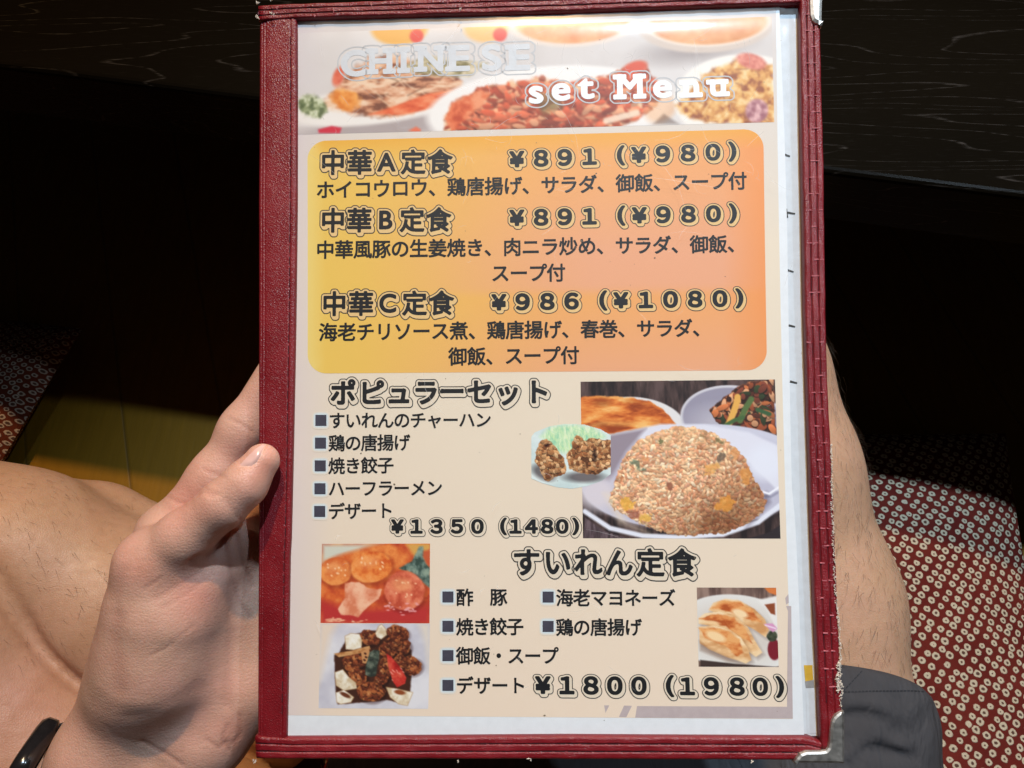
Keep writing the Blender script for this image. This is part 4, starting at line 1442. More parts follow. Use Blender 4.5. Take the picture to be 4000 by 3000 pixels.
m = r.poly(dome, 8, nz * .22 + (r.n(24, 142) - .5) * 34)
r.put(r.poly([(600, 900), (650, 900), (760, 1100), (900, 1160), (700, 1100)], 50) * .6, (232, 214, 190))
r.tex(m, [(178, 108, 68), (212, 146, 102), (228, 172, 126)], 60, 40, 1, 1, 4, 2)
r.stamp(m, 3600, (13, 24), (6.5, 10), [(246, 208, 164), (238, 188, 144), (230, 170, 126), (248, 224, 190), (222, 156, 116), (242, 198, 154), (236, 176, 142)], 47, None, .80, 1.10)
sh = np.clip((r.X - 1180) / 560 + (r.Y - 800) / 420, 0, 1)
r.shade(m * sh * .75, (.66, .56, .48))
r.put(m * np.clip((640 - r.Y) / 200, 0, 1) * .35, (246, 216, 160))
r.shade(m * np.clip(r.n(170, 48) - .5, 0, 1) * 1.6, (.62, .48, .38))
ng = (r.n(30, 49) - .5) * 40
for x, y, rx, ry, c in ((760, 970, 54, 46, (238, 178, 60)), (1420, 970, 62, 48, (232, 154, 56)), (890, 1060, 36, 28, (236, 190, 80)), (1560, 780, 40, 60, (226, 150, 70)), (1340, 740, 40, 26, (232, 170, 90)), (1500, 640, 40, 30, (222, 150, 90)),
                        (1000, 550, 26, 18, (70, 84, 50)), (825, 710, 42, 15, (86, 116, 96)), (1410, 662, 34, 22, (84, 74, 66)), (1390, 548, 26, 10, (110, 106, 70)), (1300, 512, 22, 10, (140, 120, 80)), (1050, 850, 26, 22, (130, 72, 56)), (790, 1035, 34, 26, (150, 84, 70)), (1240, 1100, 60, 24, (150, 100, 64)), (900, 675, 30, 20, (220, 150, 96))):
    r.put(r.ell(x, y, rx, ry, 10, RNG.uniform(-30, 30), ng * 1.6) * m * .68, c)
r.blur(1)
place('rice_photo', r, (1254, 824.6), (1674, 819.7), (1686, 1163.5), (1259.4, 1162.6), 0.00008, page)

# karaage cut-out on its plate, overlapping the rice photograph
k_ = Pic(120, 425, 662, 876, 190, 158, (206, 222, 220))
oval = inside(k_.X, k_.Y, [(127, 520), (150, 490), (250, 450), (350, 434), (480, 438), (590, 470), (658, 510), (658, 770), (600, 815), (500, 850), (400, 867), (300, 858), (200, 830), (127, 800)])
k_.tex(np.ones_like(k_.X), [(196, 214, 214), (222, 232, 230)], 120, 61)
nz = (k_.n(40, 62) - .5) * 30
m = k_.poly([(190, 520), (260, 450), (400, 440), (540, 455), (620, 520), (420, 640), (300, 620)], 40)
k_.tex(m, [(150, 206, 170), (196, 226, 180), (222, 236, 200)], 24, 63, .6, 2)
for i in range(70):
    x0, y0 = RNG.uniform(180, 600), RNG.uniform(445, 600); a = RNG.normal(.9, .8); L = RNG.uniform(30, 90)
    k_.put(k_.line([(x0, y0), (x0 + L * math.cos(a), y0 + L * math.sin(a))], 1.5, 3) * m * .6, (206, 232, 160) if i % 2 else (150, 208, 170))
k_.shade(k_.ell(210, 760, 80, 44, 30, 25), (.5, .45, .46)); k_.shade(k_.ell(480, 790, 130, 34, 26), (.5, .45, .46))
for pts, sd in (([(150, 660), (175, 560), (230, 530), (290, 580), (330, 640), (365, 720), (350, 770), (290, 790), (240, 822), (200, 790), (190, 730), (145, 690)], 64),
                ([(362, 640), (400, 600), (400, 550), (430, 512), (490, 540), (540, 530), (600, 545), (660, 550), (662, 720), (600, 740), (560, 775), (480, 772), (430, 760), (380, 740)], 65)):
    m = k_.poly(pts, 6, nz)
    k_.tex(m, [(92, 54, 30), (160, 104, 62), (196, 142, 92), (218, 172, 122)], 46, sd, 1, 1, 5, 3)
    k_.stamp(m, 150, (8, 22), (6, 15), [(150, 92, 54), (206, 154, 104), (176, 118, 72), (222, 178, 130), (128, 78, 46), (190, 134, 88)], sd, None, .66)
    k_.shade(m * np.clip((k_.Y - 690) / 160, 0, 1) * .6, (.6, .5, .45))
k_.shade(k_.ell(550, 650, 14, 40, 14), (.35, .28, .25)); k_.shade(k_.ell(440, 600, 10, 34, 12, 20), (.6, .5, .4)); k_.shade(k_.ell(235, 580, 20, 12, 10), (.5, .35, .3))
place('fried_chicken_photo', k_, (1145, 912.3), (1321.2, 912.3), (1321.2, 1058.9), (1145, 1058.9), 0.00012, page, oval)

# chilli prawn photograph
s_ = Pic(440, 130, 1188, 672, 200, 146, (204, 96, 48))
nz = (s_.n(70, 71) - .5) * 50
s_.tex(np.ones_like(s_.X), [(178, 62, 36), (214, 100, 48), (230, 134, 70)], 110, 72)
s_.put(s_.poly([(440, 130), (860, 130), (700, 185), (560, 215), (440, 260)], 50), (206, 206, 190))
s_.tex(s_.poly([(470, 260), (600, 200), (800, 140), (900, 125), (1030, 190), (1060, 260), (900, 330), (640, 330)], 40), [(206, 92, 40), (232, 140, 70)], 60, 73)
s_.put(s_.poly([(1020, 130), (1190, 130), (1190, 260), (1080, 220)], 30), (214, 160, 80))
s_.put(s_.poly([(1110, 190), (1190, 170), (1190, 300)], 20) * .8, (190, 70, 44))
s_.put(s_.poly([(440, 520), (700, 590), (1000, 560), (1190, 560), (1190, 680), (440, 680)], 60), (184, 50, 48))
s_.tex(s_.poly([(980, 300), (1060, 250), (1110, 150), (1140, 150), (1140, 230), (1190, 300), (1190, 430), (1110, 380), (1060, 330)], 14, nz * .5), [(54, 74, 66), (96, 118, 108), (140, 158, 140)], 40, 74)
def prawn(cx, cy, rx, ry, rot, cols, sd):
    m = s_.ell(cx, cy, rx, ry, 12, rot, nz * .35)
    s_.shade(s_.ell(cx + 6, cy + 16, rx + 8, ry + 8, 30, rot) * .5, (.6, .4, .4))
    s_.tex(m, cols, 60, sd, 1, 1, 4, 2.2)
    s_.put(s_.ell(cx - rx * .15, cy - ry * .3, rx * .5, ry * .35, 40, rot) * .5, (246, 180, 120))
    for i in range(9):
        s_.put(s_.ell(cx + RNG.uniform(-.6, .6) * rx, cy + RNG.uniform(-.6, .4) * ry, RNG.uniform(5, 13), RNG.uniform(3, 7), 6, RNG.uniform(0, 90)) * .8, (252, 214, 170))
prawn(540, 320, 110, 95, 0, [(206, 96, 44), (236, 150, 80)], 75)
prawn(785, 290, 146, 108, -8, [(206, 90, 36), (232, 134, 62), (240, 160, 90)], 76)
prawn(1015, 450, 140, 132, 10, [(186, 74, 50), (216, 108, 78), (230, 140, 104)], 77)
m = s_.poly([(600, 400), (700, 395), (760, 430), (860, 440), (840, 510), (760, 560), (700, 630), (580, 615), (560, 580), (610, 500)], 10, nz * .4)
s_.tex(m, [(214, 126, 90), (232, 162, 128), (240, 186, 152)], 70, 78)
for i in range(26):
    s_.put(s_.ell(RNG.uniform(870, 1120), 570 + RNG.normal(0, 16) + 0, RNG.uniform(5, 14), RNG.uniform(3, 7), 5) * .8, (236, 170, 170))
    s_.put(s_.ell(RNG.uniform(480, 760), 655 + RNG.normal(0, 8), RNG.uniform(8, 18), RNG.uniform(3, 6), 5) * .7, (244, 190, 150))
s_.blur(1)
place('prawn_photo', s_, (695.5, 1174.8), (929, 1174), (927.9, 1346.4), (692.3, 1345.7), 0.00008, page)

# sweet and sour pork photograph
f_ = Pic(428, 672, 1182, 1256, 200, 156, (204, 202, 210))
f_.tex(np.ones_like(f_.X), [(190, 188, 200), (222, 220, 224)], 240, 81)
f_.put(f_.poly([(420, 660), (560, 660), (500, 760), (470, 900), (420, 1100)], 60), (226, 208, 190))
f_.put(f_.poly([(1100, 670), (1182, 670), (1182, 1000), (1150, 800)], 50) * .8, (226, 214, 196))
nz = (f_.n(40, 82) - .5) * 40
f_.put(f_.poly([(528, 890), (560, 880), (620, 760), (760, 720), (980, 720), (1060, 860), (1060, 1100), (1040, 1230), (900, 1200), (760, 1215), (560, 1230), (540, 1120)], 12, nz * .3), (66, 34, 22))
chunks = [(770, 770, 72, 48), (960, 740, 78, 54), (990, 830, 66, 60), (900, 850, 60, 60), (660, 940, 78, 58), (690, 1040, 70, 58), (1060, 960, 74, 62), (980, 930, 50, 44), (790, 1140, 96, 68), (880, 990, 46, 70), (850, 1060, 44, 40), (930, 800, 50, 36)]
for i, (x, y, rx, ry) in enumerate(chunks):
    m = f_.ell(x, y, rx, ry, 8, RNG.uniform(-30, 30), nz * .7)
    f_.shade(f_.ell(x + 8, y + 16, rx + 6, ry + 6, 16) * .6, (.5, .4, .4))
    f_.tex(m, [(72, 30, 18), (124, 60, 34), (160, 88, 48), (190, 122, 70)], 34, 83 + i, 1, 1, 4, 3)
    f_.stamp(m, 26, (8, 20), (6, 14), [(92, 40, 24), (130, 64, 36), (164, 92, 50), (112, 52, 30)], 200 + i, None, .6)
    for j in range(8):
        f_.put(f_.ell(x + RNG.uniform(-.7, .7) * rx, y + RNG.uniform(-.7, .5) * ry, RNG.uniform(4, 12), RNG.uniform(3, 7), 5, RNG.uniform(0, 90)) * .6, (206, 146, 96) if j % 2 else (60, 24, 18))
def onion(pts, sd):
    m = f_.poly(pts, 7)
    f_.tex(m, [(206, 184, 150), (232, 222, 200), (240, 236, 226)], 60, sd)
    f_.put(f_.line(pts + pts[:1], 3, 5) * .5, (170, 126, 80))
onion([(600, 760), (640, 740), (700, 745), (718, 790), (714, 840), (660, 855), (608, 850)], 95)
onion([(808, 740), (830, 690), (850, 675), (880, 710), (888, 750), (850, 780), (820, 765)], 96)
onion([(535, 1010), (590, 990), (630, 1040), (680, 1080), (690, 1120), (600, 1135), (545, 1100)], 97)
onion([(545, 1150), (600, 1130), (670, 1180), (650, 1215), (580, 1228), (552, 1215)], 98)
onion([(890, 1110), (960, 1120), (1075, 1145), (1040, 1235), (980, 1225), (920, 1180)], 99)
f_.put(f_.ell(610, 1165, 40, 14, 8, 25), (104, 52, 28)); f_.put(f_.ell(985, 1145, 38, 16, 8, 10), (140, 72, 36))
m = f_.poly([(525, 880), (650, 860), (770, 825), (778, 850), (700, 880), (560, 905)], 6); f_.tex(m, [(170, 110, 62), (214, 166, 112)], 40, 100)
m = f_.poly([(712, 870), (765, 840), (775, 880), (755, 950), (725, 945)], 6); f_.put(m, (196, 140, 90))
for x, y in ((742, 880), (748, 905), (738, 925)): f_.put(f_.ell(x, y, 10, 7, 3, 30), (70, 36, 24))
m = f_.poly([(770, 870), (800, 852), (838, 862), (836, 930), (818, 1035), (780, 1045), (742, 1025), (752, 950)], 7, nz * .3); f_.tex(m, [(44, 50, 44), (74, 84, 72), (120, 126, 110)], 36, 101)
m = f_.poly([(888, 880), (920, 900), (990, 980), (1028, 1045), (1020, 1085), (965, 1112), (935, 1070), (900, 960)], 7); f_.tex(m, [(150, 26, 24), (190, 44, 36), (212, 84, 64)], 70, 102)
for i in range(10): f_.put(f_.ell(RNG.uniform(920, 1010), RNG.uniform(980, 1070), RNG.uniform(5, 12), 4, 4, 40) * .8, (236, 150, 130))
f_.blur(1)
place('pork_photo', f_, (692, 1347), (929, 1347), (925, 1531), (688.5, 1529.5), 0.00008, page)

# gyoza photograph
g = Pic(1228, 417, 1772, 945, 150, 146, (110, 86, 78))
g.tex(np.ones_like(g.X), [(92, 70, 64), (150, 124, 112)], 90, 111, .4, 2.5)
g.put(g.poly([(1690, 417), (1780, 417), (1780, 470), (1720, 450)], 8), (214, 120, 60))
g.put(g.ell(1500, 720, 440, 255, 8, 6), (226, 224, 220)); g.put(g.ell(1480, 720, 330, 190, 120, 6), (212, 204, 196))
g.put(g.poly([(1640, 500), (1780, 470), (1780, 720), (1700, 560)], 14), (232, 228, 224)); g.put(g.poly([(1690, 530), (1760, 520), (1760, 600), (1730, 590)], 8), (140, 70, 40))
g.put(g.poly([(1240, 900), (1480, 925), (1772, 945), (1240, 950)], 8), (62, 48, 44))
nz = (g.n(50, 112) - .5) * 24
def gyoza(back, top, sd):
    m = g.poly(back, 6, nz * .3)
    g.shade(g.poly([(x + 14, y + 16) for x, y in back], 30) * .6, (.66, .6, .58))
    g.tex(m, [(206, 150, 96), (232, 190, 140), (242, 214, 172)], 90, sd, 1.6, .8)
    m2 = g.poly(top, 10, nz)
    g.tex(m2, [(176, 84, 36), (214, 130, 70), (232, 168, 104)], 60, sd + 1, 1.6, .8, 5, 3)
gyoza([(1300, 570), (1340, 520), (1420, 492), (1510, 500), (1620, 560), (1690, 630), (1715, 700), (1690, 750), (1600, 690), (1440, 610)], [(1310, 560), (1400, 505), (1510, 512), (1610, 570), (1670, 650), (1600, 640), (1450, 580)], 113)
g.put(g.ell(1520, 590, 56, 24, 12, 18), (244, 214, 170))
gyoza([(1236, 620), (1280, 590), (1380, 575), (1480, 600), (1570, 680), (1630, 790), (1665, 850), (1620, 880), (1560, 840), (1400, 690), (1236, 660)], [(1240, 625), (1370, 590), (1480, 625), (1560, 700), (1600, 790), (1540, 760), (1420, 680), (1300, 645)], 115)
gyoza([(1236, 680), (1340, 670), (1450, 700), (1520, 750), (1570, 830), (1590, 900), (1550, 922), (1420, 880), (1300, 830), (1240, 790)], [(1236, 690), (1340, 685), (1440, 712), (1510, 765), (1535, 850), (1490, 870), (1400, 800), (1280, 750)], 117)
g.put(g.ell(1350, 745, 70, 30, 14, 20), (244, 210, 160)); g.put(g.ell(1330, 652, 50, 12, 10, 8), (240, 200, 150))
g.shade(g.poly([(1236, 770), (1300, 820), (1430, 880), (1540, 925), (1430, 915), (1240, 840)], 20) * .7, (.72, .64, .6))
g.put(g.ell(1745, 830, 44, 70, 8), (122, 26, 40)); g.tex(g.ell(1735, 740, 34, 34, 8, 0, nz), [(40, 48, 34), (90, 96, 74)], 20, 119)
g.put(g.poly([(1680, 660), (1740, 655), (1772, 690), (1740, 715)], 8), (214, 150, 190)); g.put(g.line([(1690, 668), (1760, 690)], 4, 4), (240, 220, 236))
g.blur(1)
place('dumpling_photo', g, (1505, 1269), (1676.4, 1269.5), (1682, 1440.7), (1509, 1440), 0.00008, page)

def DD(pts): return [(x * DS, y * DS) for x, y in pts]
decal('printed_border', DD([(1376, 1525), (1700, 1526.5), (1702, 1320), (1698, 1309), (1709, 1309), (1712.5, 1552), (1372, 1550)]), 0.00007, M['mauve'], page)
decal('printed_border', DD([(1348, 1524), (1365, 1524.5), (1353, 1549), (1337, 1548.5)]), 0.00007, M['mauve'], page)
decal('printed_border', DD([(1305, 1523.5), (1316, 1523.5), (1308, 1540)]), 0.00007, M['mauve'], page)
decal('printed_border', DD([(1696, 1292), (1703, 1283), (1704, 1302), (1698, 1306)]), 0.00007, M['mauve'], page)

# ------------------------------------------------------------------ lettering
RES, PAD = 128, 0.30
GW, GH = int((1 + 2 * PAD) * RES), int((1.25 + 2 * PAD) * RES)
GX0, GY0 = -PAD, -0.25 - PAD
_fc = bpy.data.curves.new('lettering_probe', 'FONT')
_fo = bpy.data.objects.new('lettering_probe', _fc)
COL.objects.link(_fo)
_cache = {}

SLAB = {'H': [(0, 0), (1, 0), (0, 1), (1, 1)], 'I': [(.5, 0), (.5, 1)], 'N': [(0, 0), (0, 1), (1, 1)], 'E': [(0.08, 0), (0.08, 1)],
        'M': [(0, 0), (1, 0), (0, 1), (1, 1)], 'n': [(0, 0), (1, 0), (0, 1)], 'u': [(0, 1), (.9, 1), (1, 0)], 't': [], 's': [], 'e': [], 'C': [], 'S': []}

def sdf(ch, serif=False):
    key = (ch, serif)
    if key in _cache: return _cache[key]
    _fc.body = ch
    bpy.context.view_layer.update()
    dg = bpy.context.evaluated_depsgraph_get()
    ev = _fo.evaluated_get(dg)
    me = ev.to_mesh()
    me.calc_loop_triangles()
    co = np.array([v.co[:2] for v in me.vertices])
    tri = np.array([t.vertices[:] for t in me.loop_triangles])
    ev.to_mesh_clear()
    m = np.zeros((GH, GW), bool)
    p = np.stack([(co[:, 0] - GX0) * RES, (co[:, 1] - GY0) * RES], 1)
    def fill(A, B, C_):
        x0, y0 = np.floor(np.minimum(np.minimum(A, B), C_)).astype(int)
        x1, y1 = np.ceil(np.maximum(np.maximum(A, B), C_)).astype(int)
        x0, y0 = max(x0, 0), max(y0, 0)
        x1, y1 = min(x1, GW - 1), min(y1, GH - 1)
        if x1 < x0 or y1 < y0: return
        gx, gy = np.meshgrid(np.arange(x0, x1 + 1) + .5, np.arange(y0, y1 + 1) + .5)
        e = lambda P0, P1: (P1[0] - P0[0]) * (gy - P0[1]) - (P1[1] - P0[1]) * (gx - P0[0])
        a_, b_, c_ = e(A, B), e(B, C_), e(C_, A)
        m[y0:y1 + 1, x0:x1 + 1] |= ((a_ >= -1e-6) & (b_ >= -1e-6) & (c_ >= -1e-6)) | ((a_ <= 1e-6) & (b_ <= 1e-6) & (c_ <= 1e-6))
    for t3 in tri:
        fill(p[t3[0]], p[t3[1]], p[t3[2]])
    lo, hi = co.min(0), co.max(0)
    if serif:
        for fx, fy in SLAB.get(ch, []):
            wd, th = .15, .085
            cx = lo[0] + .05 + (hi[0] - lo[0] - .10) * fx
            cy = (lo[1] + th / 2) if fy == 0 else (hi[1] - th / 2)
            x0, x1 = int((cx - wd - GX0) * RES), int((cx + wd - GX0) * RES)
            y0, y1 = int((cy - th / 2 - GY0) * RES), int((cy + th / 2 - GY0) * RES)
            m[y0:y1, x0:x1] = True
    R = 24
    def edt(mask):
        big = 1e6
        f = np.where(mask, 0.0, big)
        for ax in (0, 1):
            o = f.copy()
            for k in range(1, R + 1):
                for sgn in (1, -1):
                    sh = np.full_like(f, big)
                    if ax == 0:
                        if sgn > 0: sh[k:] = f[:-k]
                        else: sh[:-k] = f[k:]
                    else:
                        if sgn > 0: sh[:, k:] = f[:, :-k]
                        else: sh[:, :-k] = f[:, k:]
                    o = np.minimum(o, sh + k * k)
            f = o
        return np.sqrt(np.minimum(f, R * R))
    d = (edt(m) - edt(~m)) / RES
    pd = np.pad(d, 1, 'edge')
    d = (pd[1:-1, 1:-1] * 4 + pd[:-2, 1:-1] + pd[2:, 1:-1] + pd[1:-1, :-2] + pd[1:-1, 2:]) / 8
    _cache[key] = (d, lo, hi)
    return _cache[key]

def shift_min(d, dx, dy, n=9):
    """outline swept along (dx, dy) em: the glyph with its drop side"""
    o = d.copy()
    for k in range(1, n + 1):
        sx, sy = int(round(dx * RES * k / n)), int(round(dy * RES * k / n))
        sh = np.full_like(d, d.max())
        H_, W_ = d.shape
        sh[max(0, sy):H_ + min(0, sy), max(0, sx):W_ + min(0, sx)] = d[max(0, -sy):H_ + min(0, -sy), max(0, -sx):W_ + min(0, -sx)]
        o = np.minimum(o, sh)
    return o

def contour(F, step):
    """filled polygons where F < 0, as vertices in em units and faces"""
    F = F[::step, ::step]
    ins = F < 0
    e = step / RES
    V, L, T = [], [], []
    nv = 0
    c = [ins[:-1, :-1], ins[:-1, 1:], ins[1:, 1:], ins[1:, :-1]]
    fv = [F[:-1, :-1], F[:-1, 1:], F[1:, 1:], F[1:, :-1]]
    off = np.array([(0, 0), (1, 0), (1, 1), (0, 1)], float)
    code = c[0] * 1 + c[1] * 2 + c[2] * 4 + c[3] * 8
    for case in range(1, 15):
        ij = np.argwhere(code == case)
        if len(ij) == 0: continue
        pts = []
        for i in range(4):
            j = (i + 1) % 4
            a, b_ = bool(case >> i & 1), bool(case >> j & 1)
            if a: pts.append(ij[:, ::-1] + off[i])
            if a != b_:
                va, vb = fv[i][ij[:, 0], ij[:, 1]], fv[j][ij[:, 0], ij[:, 1]]
                t = (va / (va - vb))[:, None]
                pts.append(ij[:, ::-1] + off[i] + (off[j] - off[i]) * t)
        k = len(pts)
        V.append(np.stack(pts, 1).reshape(-1, 2))
        L.append(nv + np.arange(len(ij) * k)); T.append(np.full(len(ij), k))
        nv += len(ij) * k
    full = (code == 15).astype(np.int8)
    d = np.diff(np.pad(full, ((0, 0), (1, 1))), axis=1)
    st, en = np.argwhere(d == 1), np.argwhere(d == -1)
    if len(st):
        y, x0, x1 = st[:, 0], st[:, 1], en[:, 1]
        q = np.stack([np.stack([x0, y], 1), np.stack([x1, y], 1), np.stack([x1, y + 1], 1), np.stack([x0, y + 1], 1)], 1)
        V.append(q.reshape(-1, 2).astype(float))
        L.append(nv + np.arange(len(st) * 4)); T.append(np.full(len(st), 4))
    if not V: return None
    V = (np.concatenate(V) + .5 / step) * e + np.array([GX0, GY0])
    return V, np.concatenate(L), np.concatenate(T)

_cc = {}
def layer(ch, kind, wt, serif, step, ext):
    key = (ch, kind, wt, serif, step, ext)
    if key not in _cc:
        d, lo, hi = sdf(ch, serif)
        if kind == 'solid': F = d - wt
        else:
            e_ = shift_min(d, *ext)
            gap, lw = .062, .036
            if kind == 'ring': F = np.abs(e_ - wt - gap - lw / 2) - lw / 2
            else: F = e_ - wt - gap - lw / 2
        _cc[key] = contour(F, step)
    return _cc[key]

ASC = set('0123456789０１２３４５６７８９￥（）¥()CHINESEsetMenuABC')
FULL = str.maketrans('0123456789', '０１２３４５６７８９')
def text(name, chars, pos, em, mats, wt=.02, outline=False, ext=(.05, -.075), serif=False, stretch=1.0, step=2, h=0.00016):
    """chars placed with their centres at the given view positions; returns the solid lettering with its outline as sub-part layers"""
    chars = chars.translate(FULL)
    px = np.array(pos, float)
    u, v = D(px[:, 0], px[:, 1])
    u1, v1 = D(px[:, 0] + 10, px[:, 1])
    mpp = np.hypot(u1 - u, v1 - v) / 10
    du, dv = (u[-1] - u[0], v[-1] - v[0]) if len(u) > 1 else (1, 0)
    an = math.atan2(dv, du)
    ca, sa = math.cos(an), math.sin(an)
    jobs = [('solid', mats[0], h)]
    if outline:
        jobs = [('body', mats[2], h - 0.00003), ('ring', mats[1], h - 0.000015)] + jobs
    top = None
    for kind, mat, hh in jobs:
        VV, LL, TT, n = [], [], [], 0
        for i, ch in enumerate(chars):
            if ch in ' 　': continue
            out = layer(ch, kind, wt, serif, step, ext)
            if out is None: continue
            V, L, T = out
            d, lo, hi = sdf(ch, serif)
            if ch in ASC:
                c0 = np.array([(lo[0] + hi[0]) / 2, (lo[1] + hi[1]) / 2])
            else:
                c0 = np.array([0.5, 0.38])
            sc = em * mpp[i]
            x = (V[:, 0] - c0[0]) * sc * stretch; y = (V[:, 1] - c0[1]) * sc
            q = np.stack([u[i] + x * ca - y * sa, v[i] + x * sa + y * ca], 1)
            VV.append(P(q[:, 0], q[:, 1], hh)); LL.append(L + n); TT.append(T); n += len(V)
        o = obj(name if kind == 'solid' else 'outline_lettering', np.concatenate(VV), (np.concatenate(LL), np.concatenate(TT)), mat, page)
    return o

def row(p0, p1, n):
    return [(p0[0] + (p1[0] - p0[0]) * k / (n - 1), p0[1] + (p1[1] - p0[1]) * k / (n - 1)) for k in range(n)]
FILL1 = plain('cream_lettering_fill', (0.74, 0.50, 0.22), .7, .2, vary=.03)
FILL2 = plain('pale_lettering_fill', (0.72, 0.62, 0.49), .7, .2, vary=.03)
INK = (M['ink'], M['ink_soft'], FILL1)
INK2 = (M['ink'], M['ink_soft'], FILL2)

for t, p0, p1 in (('中華A定食', (719.5, 351.5), (950.5, 349.5)), ('中華B定食', (719.5, 476), (947.5, 474.5)), ('中華C定食', (722.5, 656), (953.5, 654.5))):
    text('heading_lettering', t, row(p0, p1, 5), 55, INK, .034, True)
for t, xs_, y0, y1 in (('¥891(¥980)', (1116.5, 1168.8, 1220, 1273.4, 1341, 1379.8, 1432, 1486, 1540, 1582), 344, 327.5),
                       ('¥891(¥980)', (1116.5, 1168.8, 1220, 1273.4, 1342, 1381, 1433, 1487, 1541, 1583), 470.6, 461.0),
                       ('¥986(¥1080)', (1077.7, 1129, 1182.3, 1234.6, 1303, 1341, 1395, 1448.3, 1501.3, 1555, 1597), 653, 644.5)):
    ps = [(x, y0 + (y1 - y0) * (x - xs_[0]) / (xs_[-1] - xs_[0])) for x in xs_]
    text('price_lettering', t, ps, 44, INK, .054, True, stretch=1.15)
for t, p0, p1 in (('ホイコウロウ、鶏唐揚げ、サラダ、御飯、スープ付', (703, 410), (1593, 390.5)),
                  ('中華風豚の生姜焼き、肉ニラ炒め、サラダ、御飯、', (703, 539.5), (1591, 526.5)),
                  ('スープ付', (1081, 590), (1201, 588.7)),
                  ('海老チリソース煮、鶏唐揚げ、春巻、サラダ、', (709, 717.5), (1516, 708)),
                  ('御飯、スープ付', (989, 770), (1231, 767))):
    text('description_lettering', t, row(p0, p1, len(t)), 41.5, (M['ink'],), .026)
text('heading_lettering', 'ポピュラーセット', [(741.5, 848), (803, 848), (862, 848), (920, 847.5), (977, 845), (1037, 846), (1097, 848), (1160, 846)], 57, INK2, .042, True)
for k, (t, x1) in enumerate((('すいれんのチャーハン', 1043.8), ('鶏の唐揚げ', 868), ('焼き餃子', 833), ('ハーフラーメン', 938.5), ('デザート', 832.5))):
    y = (908, 957, 1006, 1055, 1104)[k]
    text('list_lettering', t, row((728 - k * .3, y), (x1, y - 1.5), len(t)), 37, (M['ink'],), .023)
text('price_lettering', '¥1350(1480)', [(x, 1137) for x in (858.5, 900, 943, 987, 1031.4, 1087.6, 1113.6, 1147.8, 1182, 1214.4, 1243.6)], 37, INK2, .056, True, stretch=1.15)
text('heading_lettering', 'すいれん定食', [(1137, 1214), (1204, 1214), (1270, 1214), (1337, 1215), (1405, 1215), (1473, 1215)], 62, INK2, .034, True)
for t, p0, p1, n in (('酢　豚', (1004, 1290), (1077, 1289.5), 3), ('焼き餃子', (1004, 1353.6), (1112.7, 1353), 4), ('御飯・スープ', (1004, 1416), (1187.8, 1416), 6), ('デザート', (1004, 1480), (1118, 1480), 4),
                     ('海老マヨネーズ', (1219.7, 1291), (1440.7, 1291), 7), ('鶏の唐揚げ', (1219.7, 1354.6), (1367.6, 1354.4), 5)):
    text('list_lettering', t, row(p0, p1, n), 38.5, (M['ink'],), .025)
text('price_lettering', '¥1800(1980)', [(x, 1479.5 + 4 * (x - 1172) / 512) for x in (1172.6, 1224.6, 1276.6, 1328, 1380, 1447, 1484.6, 1536.6, 1592, 1642, 1684.5)], 46, INK2, .052, True, stretch=1.15)
# title: white lettering with a white outline
WIDE = {'E': 1.28, 'S': 1.2, 'C': 1.06, 's': 1.1, 'e': 1.1, 't': 1.15}
def title(chars, pos, em, mat, stretch):
    px = np.array(pos, float)
    u, v = D(px[:, 0], px[:, 1]); u1, v1 = D(px[:, 0] + 10, px[:, 1]); mpp = np.hypot(u1 - u, v1 - v) / 10
    an = math.atan2(v[-1] - v[0], u[-1] - u[0]) * .6
    ca, sa = math.cos(an), math.sin(an)
    for kind, hh in (('ring', .00013), ('solid', .00016)):
        VV, LL, TT, n = [], [], [], 0
        for i, ch in enumerate(chars):
            V, L, T = layer(ch, kind, .035, True, 2, (.03, -.03))
            d, lo, hi = sdf(ch, True)
            x = (V[:, 0] - (lo[0] + hi[0]) / 2) * em * mpp[i] * stretch * WIDE.get(ch, 1.0); y = (V[:, 1] - (lo[1] + hi[1]) / 2) * em * mpp[i]
            q = np.stack([u[i] + x * ca - y * sa, v[i] + x * sa + y * ca], 1)
            VV.append(P(q[:, 0], q[:, 1], hh)); LL.append(L + n); TT.append(T); n += len(V)
        obj('title_lettering' if kind == 'solid' else 'outline_lettering', np.concatenate(VV), (np.concatenate(LL), np.concatenate(TT)), mat if kind == 'solid' else M['title_line'], page)
M['title_line'] = plain('title_outline_ink', (0.50, 0.50, 0.51), .6, .2, vary=.05)
title('CHINESE', [(764.8, 137), (822.5, 132), (872, 130), (930, 126.5), (992, 126), (1062, 125), (1122, 124)], 76, M['pale_ink'], 1.04)
title('setMenu', [(1158, 205), (1212, 199), (1266, 192), (1360.5, 187), (1431, 193), (1492.5, 192), (1551, 190)], 74, M['white_ink'], 1.08)
bpy.data.objects.remove(_fo)
bpy.data.curves.remove(_fc)

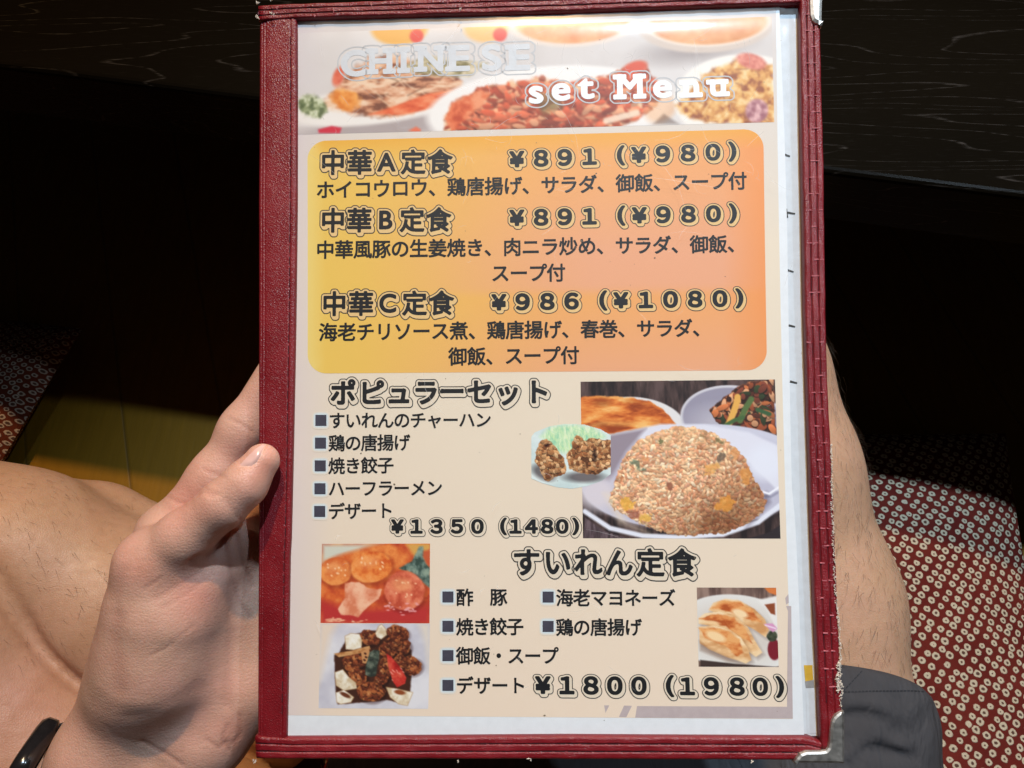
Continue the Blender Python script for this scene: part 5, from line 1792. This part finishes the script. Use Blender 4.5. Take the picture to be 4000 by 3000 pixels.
# square bullets with a pale blue halo
for x, y in ((693.4, 908.1), (692.6, 957.2), (692, 1006.3), (691.4, 1055.7), (690.8, 1104.7), (967.7, 1289.4), (967.7, 1352.7), (967.7, 1416), (967.7, 1480.3), (1184, 1289.6), (1184, 1353)):
    s2 = 12
    hs = 13.5
    cpts = [(x + math.copysign(hs, math.cos(a)) * abs(math.cos(a)) ** .45, y + math.copysign(hs, math.sin(a)) * abs(math.sin(a)) ** .45) for a in [math.pi * 2 * k / 32 for k in range(32)]]
    ring = np.array([(x, y)] + cpts)
    outer = [(x + (a - x) * 1.45, y + (b_ - y) * 1.45) for a, b_ in cpts]
    allp = np.array([(x, y)] + cpts + outer)
    uu, vv = D(allp[:, 0], allp[:, 1])
    n_ = len(cpts)
    fcs = [(0, 1 + (k + 1) % n_, 1 + k) for k in range(n_)] + [(1 + k, 1 + (k + 1) % n_, 1 + n_ + (k + 1) % n_, 1 + n_ + k) for k in range(n_)]
    cs = np.array([(206, 220, 226)] * (1 + n_) + [(229, 212, 191)] * n_)
    obj('bullet_halo', P(uu, vv, .00010), fcs, M['print'], page, False, lin(cs) * PRINT_GAIN)
    decal('bullet_square', DD([(x - s2, y - s2), (x + s2, y - s2), (x + s2, y + s2), (x - s2, y + s2)]), 0.00014, M['bullet'], page)

# dirt specks and crumbs on the page
V, Fc = [], []
for k in range(70):
    x, y = RNG.uniform(660, 1690), RNG.uniform(80, 1560)
    if k < 12:
        x, y = ((1226, 148), (1288, 375), (1414, 557), (852, 1046), (780, 979), (1390, 522), (1256, 521), (1242, 536), (1286, 1190), (1072, 1437), (1176, 1545), (1500, 1205))[k]
    rad = RNG.uniform(.5, 1.3) if k >= 12 else RNG.uniform(1.4, 2.6)
    b0 = len(V)
    for j in range(7):
        a = 2 * math.pi * j / 7; rr = rad * RNG.uniform(.5, 1.2)
        uu, vv = D(x + rr * math.cos(a), y + rr * .8 * math.sin(a))
        V.append(P(uu, vv, .00020))
    Fc.append(tuple(range(b0 + 6, b0 - 1, -1)))
tag(obj('dirt_specks', V, Fc, plain('brown_specks', (.16, .12, .08), .8), page), kind='stuff')

# ------------------------------------------------------------------ clear vinyl sleeve over the page
nv, nu = 110, 40
FL_ = [(1150, 70), (1150, 820), (1142, 1450), (1127, 2105), (1112, 2880)]
FR_ = [(3122, 12), (3132, 705), (3141, 1201), (3160, 1804), (3168, 2100), (3180, 2400), (3203, 2888)]
A_, B_ = along(poly_uv(FL_), nv), along(poly_uv(FR_), nv)
V = []
for i in range(nu):
    s0 = .5 - .5 * math.cos(math.pi * i / (nu - 1))
    q = A_ + (B_ - A_) * s0
    t0 = np.linspace(0, 1, nv)
    dtop = t0 * .29; drt = (1 - s0) * .205
    h = .0030 - .0030 * np.clip(1 - dtop / .014, 0, 1) ** 2 - .0028 * np.clip(1 - drt / .011, 0, 1) ** 2 - .0020 * np.clip(1 - (.29 - dtop) / .012, 0, 1) ** 2 - .0018 * np.clip(1 - s0 * .205 / .007, 0, 1) ** 2
    V.append(P(q[:, 0], q[:, 1], np.maximum(h, .0004)))
h_f, h_t = grid_faces(nu, nv)
sv = np.concatenate(V)
n0 = np.cross(sv[nv] - sv[0], sv[1] - sv[0])
if n0 @ FWD > 0: h_f = h_f.reshape(-1, 4)[:, ::-1].ravel()
sleeve = obj('vinyl_sleeve', sv, (h_f, h_t), M['film'], menu, True)

V, Fc = [], []
for k in range(190):
    top_ = k < 140
    x, y = RNG.uniform(680, 1700), (RNG.uniform(60, 420) if top_ else RNG.uniform(300, 1500))
    if k % 2 and top_: x = RNG.uniform(1000, 1640)
    a = RNG.choice([RNG.normal(-.35, .35), RNG.normal(1.1, .5), RNG.uniform(0, 3.1)])
    L = RNG.exponential(26) + 6
    bend = RNG.normal(0, .15) * L
    wd = RNG.uniform(.22, .55)
    b0 = len(V)
    for j in range(4):
        tt = j / 3 - .5
        cx = x + L * math.cos(a) * tt - math.sin(a) * bend * (tt * tt * 4); cy = y + L * math.sin(a) * tt + math.cos(a) * bend * (tt * tt * 4)
        ww = wd * (1 - abs(tt) * 1.4)
        for s0 in (-1, 1):
            uu, vv = D(cx - math.sin(a) * ww * s0, cy + math.cos(a) * ww * s0)
            uu = min(max(uu, .002), WW - .004)
            V.append(P(uu, vv, .00315))
    for j in range(3):
        Fc.append((b0 + j * 2, b0 + j * 2 + 1, b0 + j * 2 + 3, b0 + j * 2 + 2))
tag(obj('scratches', V, Fc, M['scratch'], sleeve), kind='stuff')
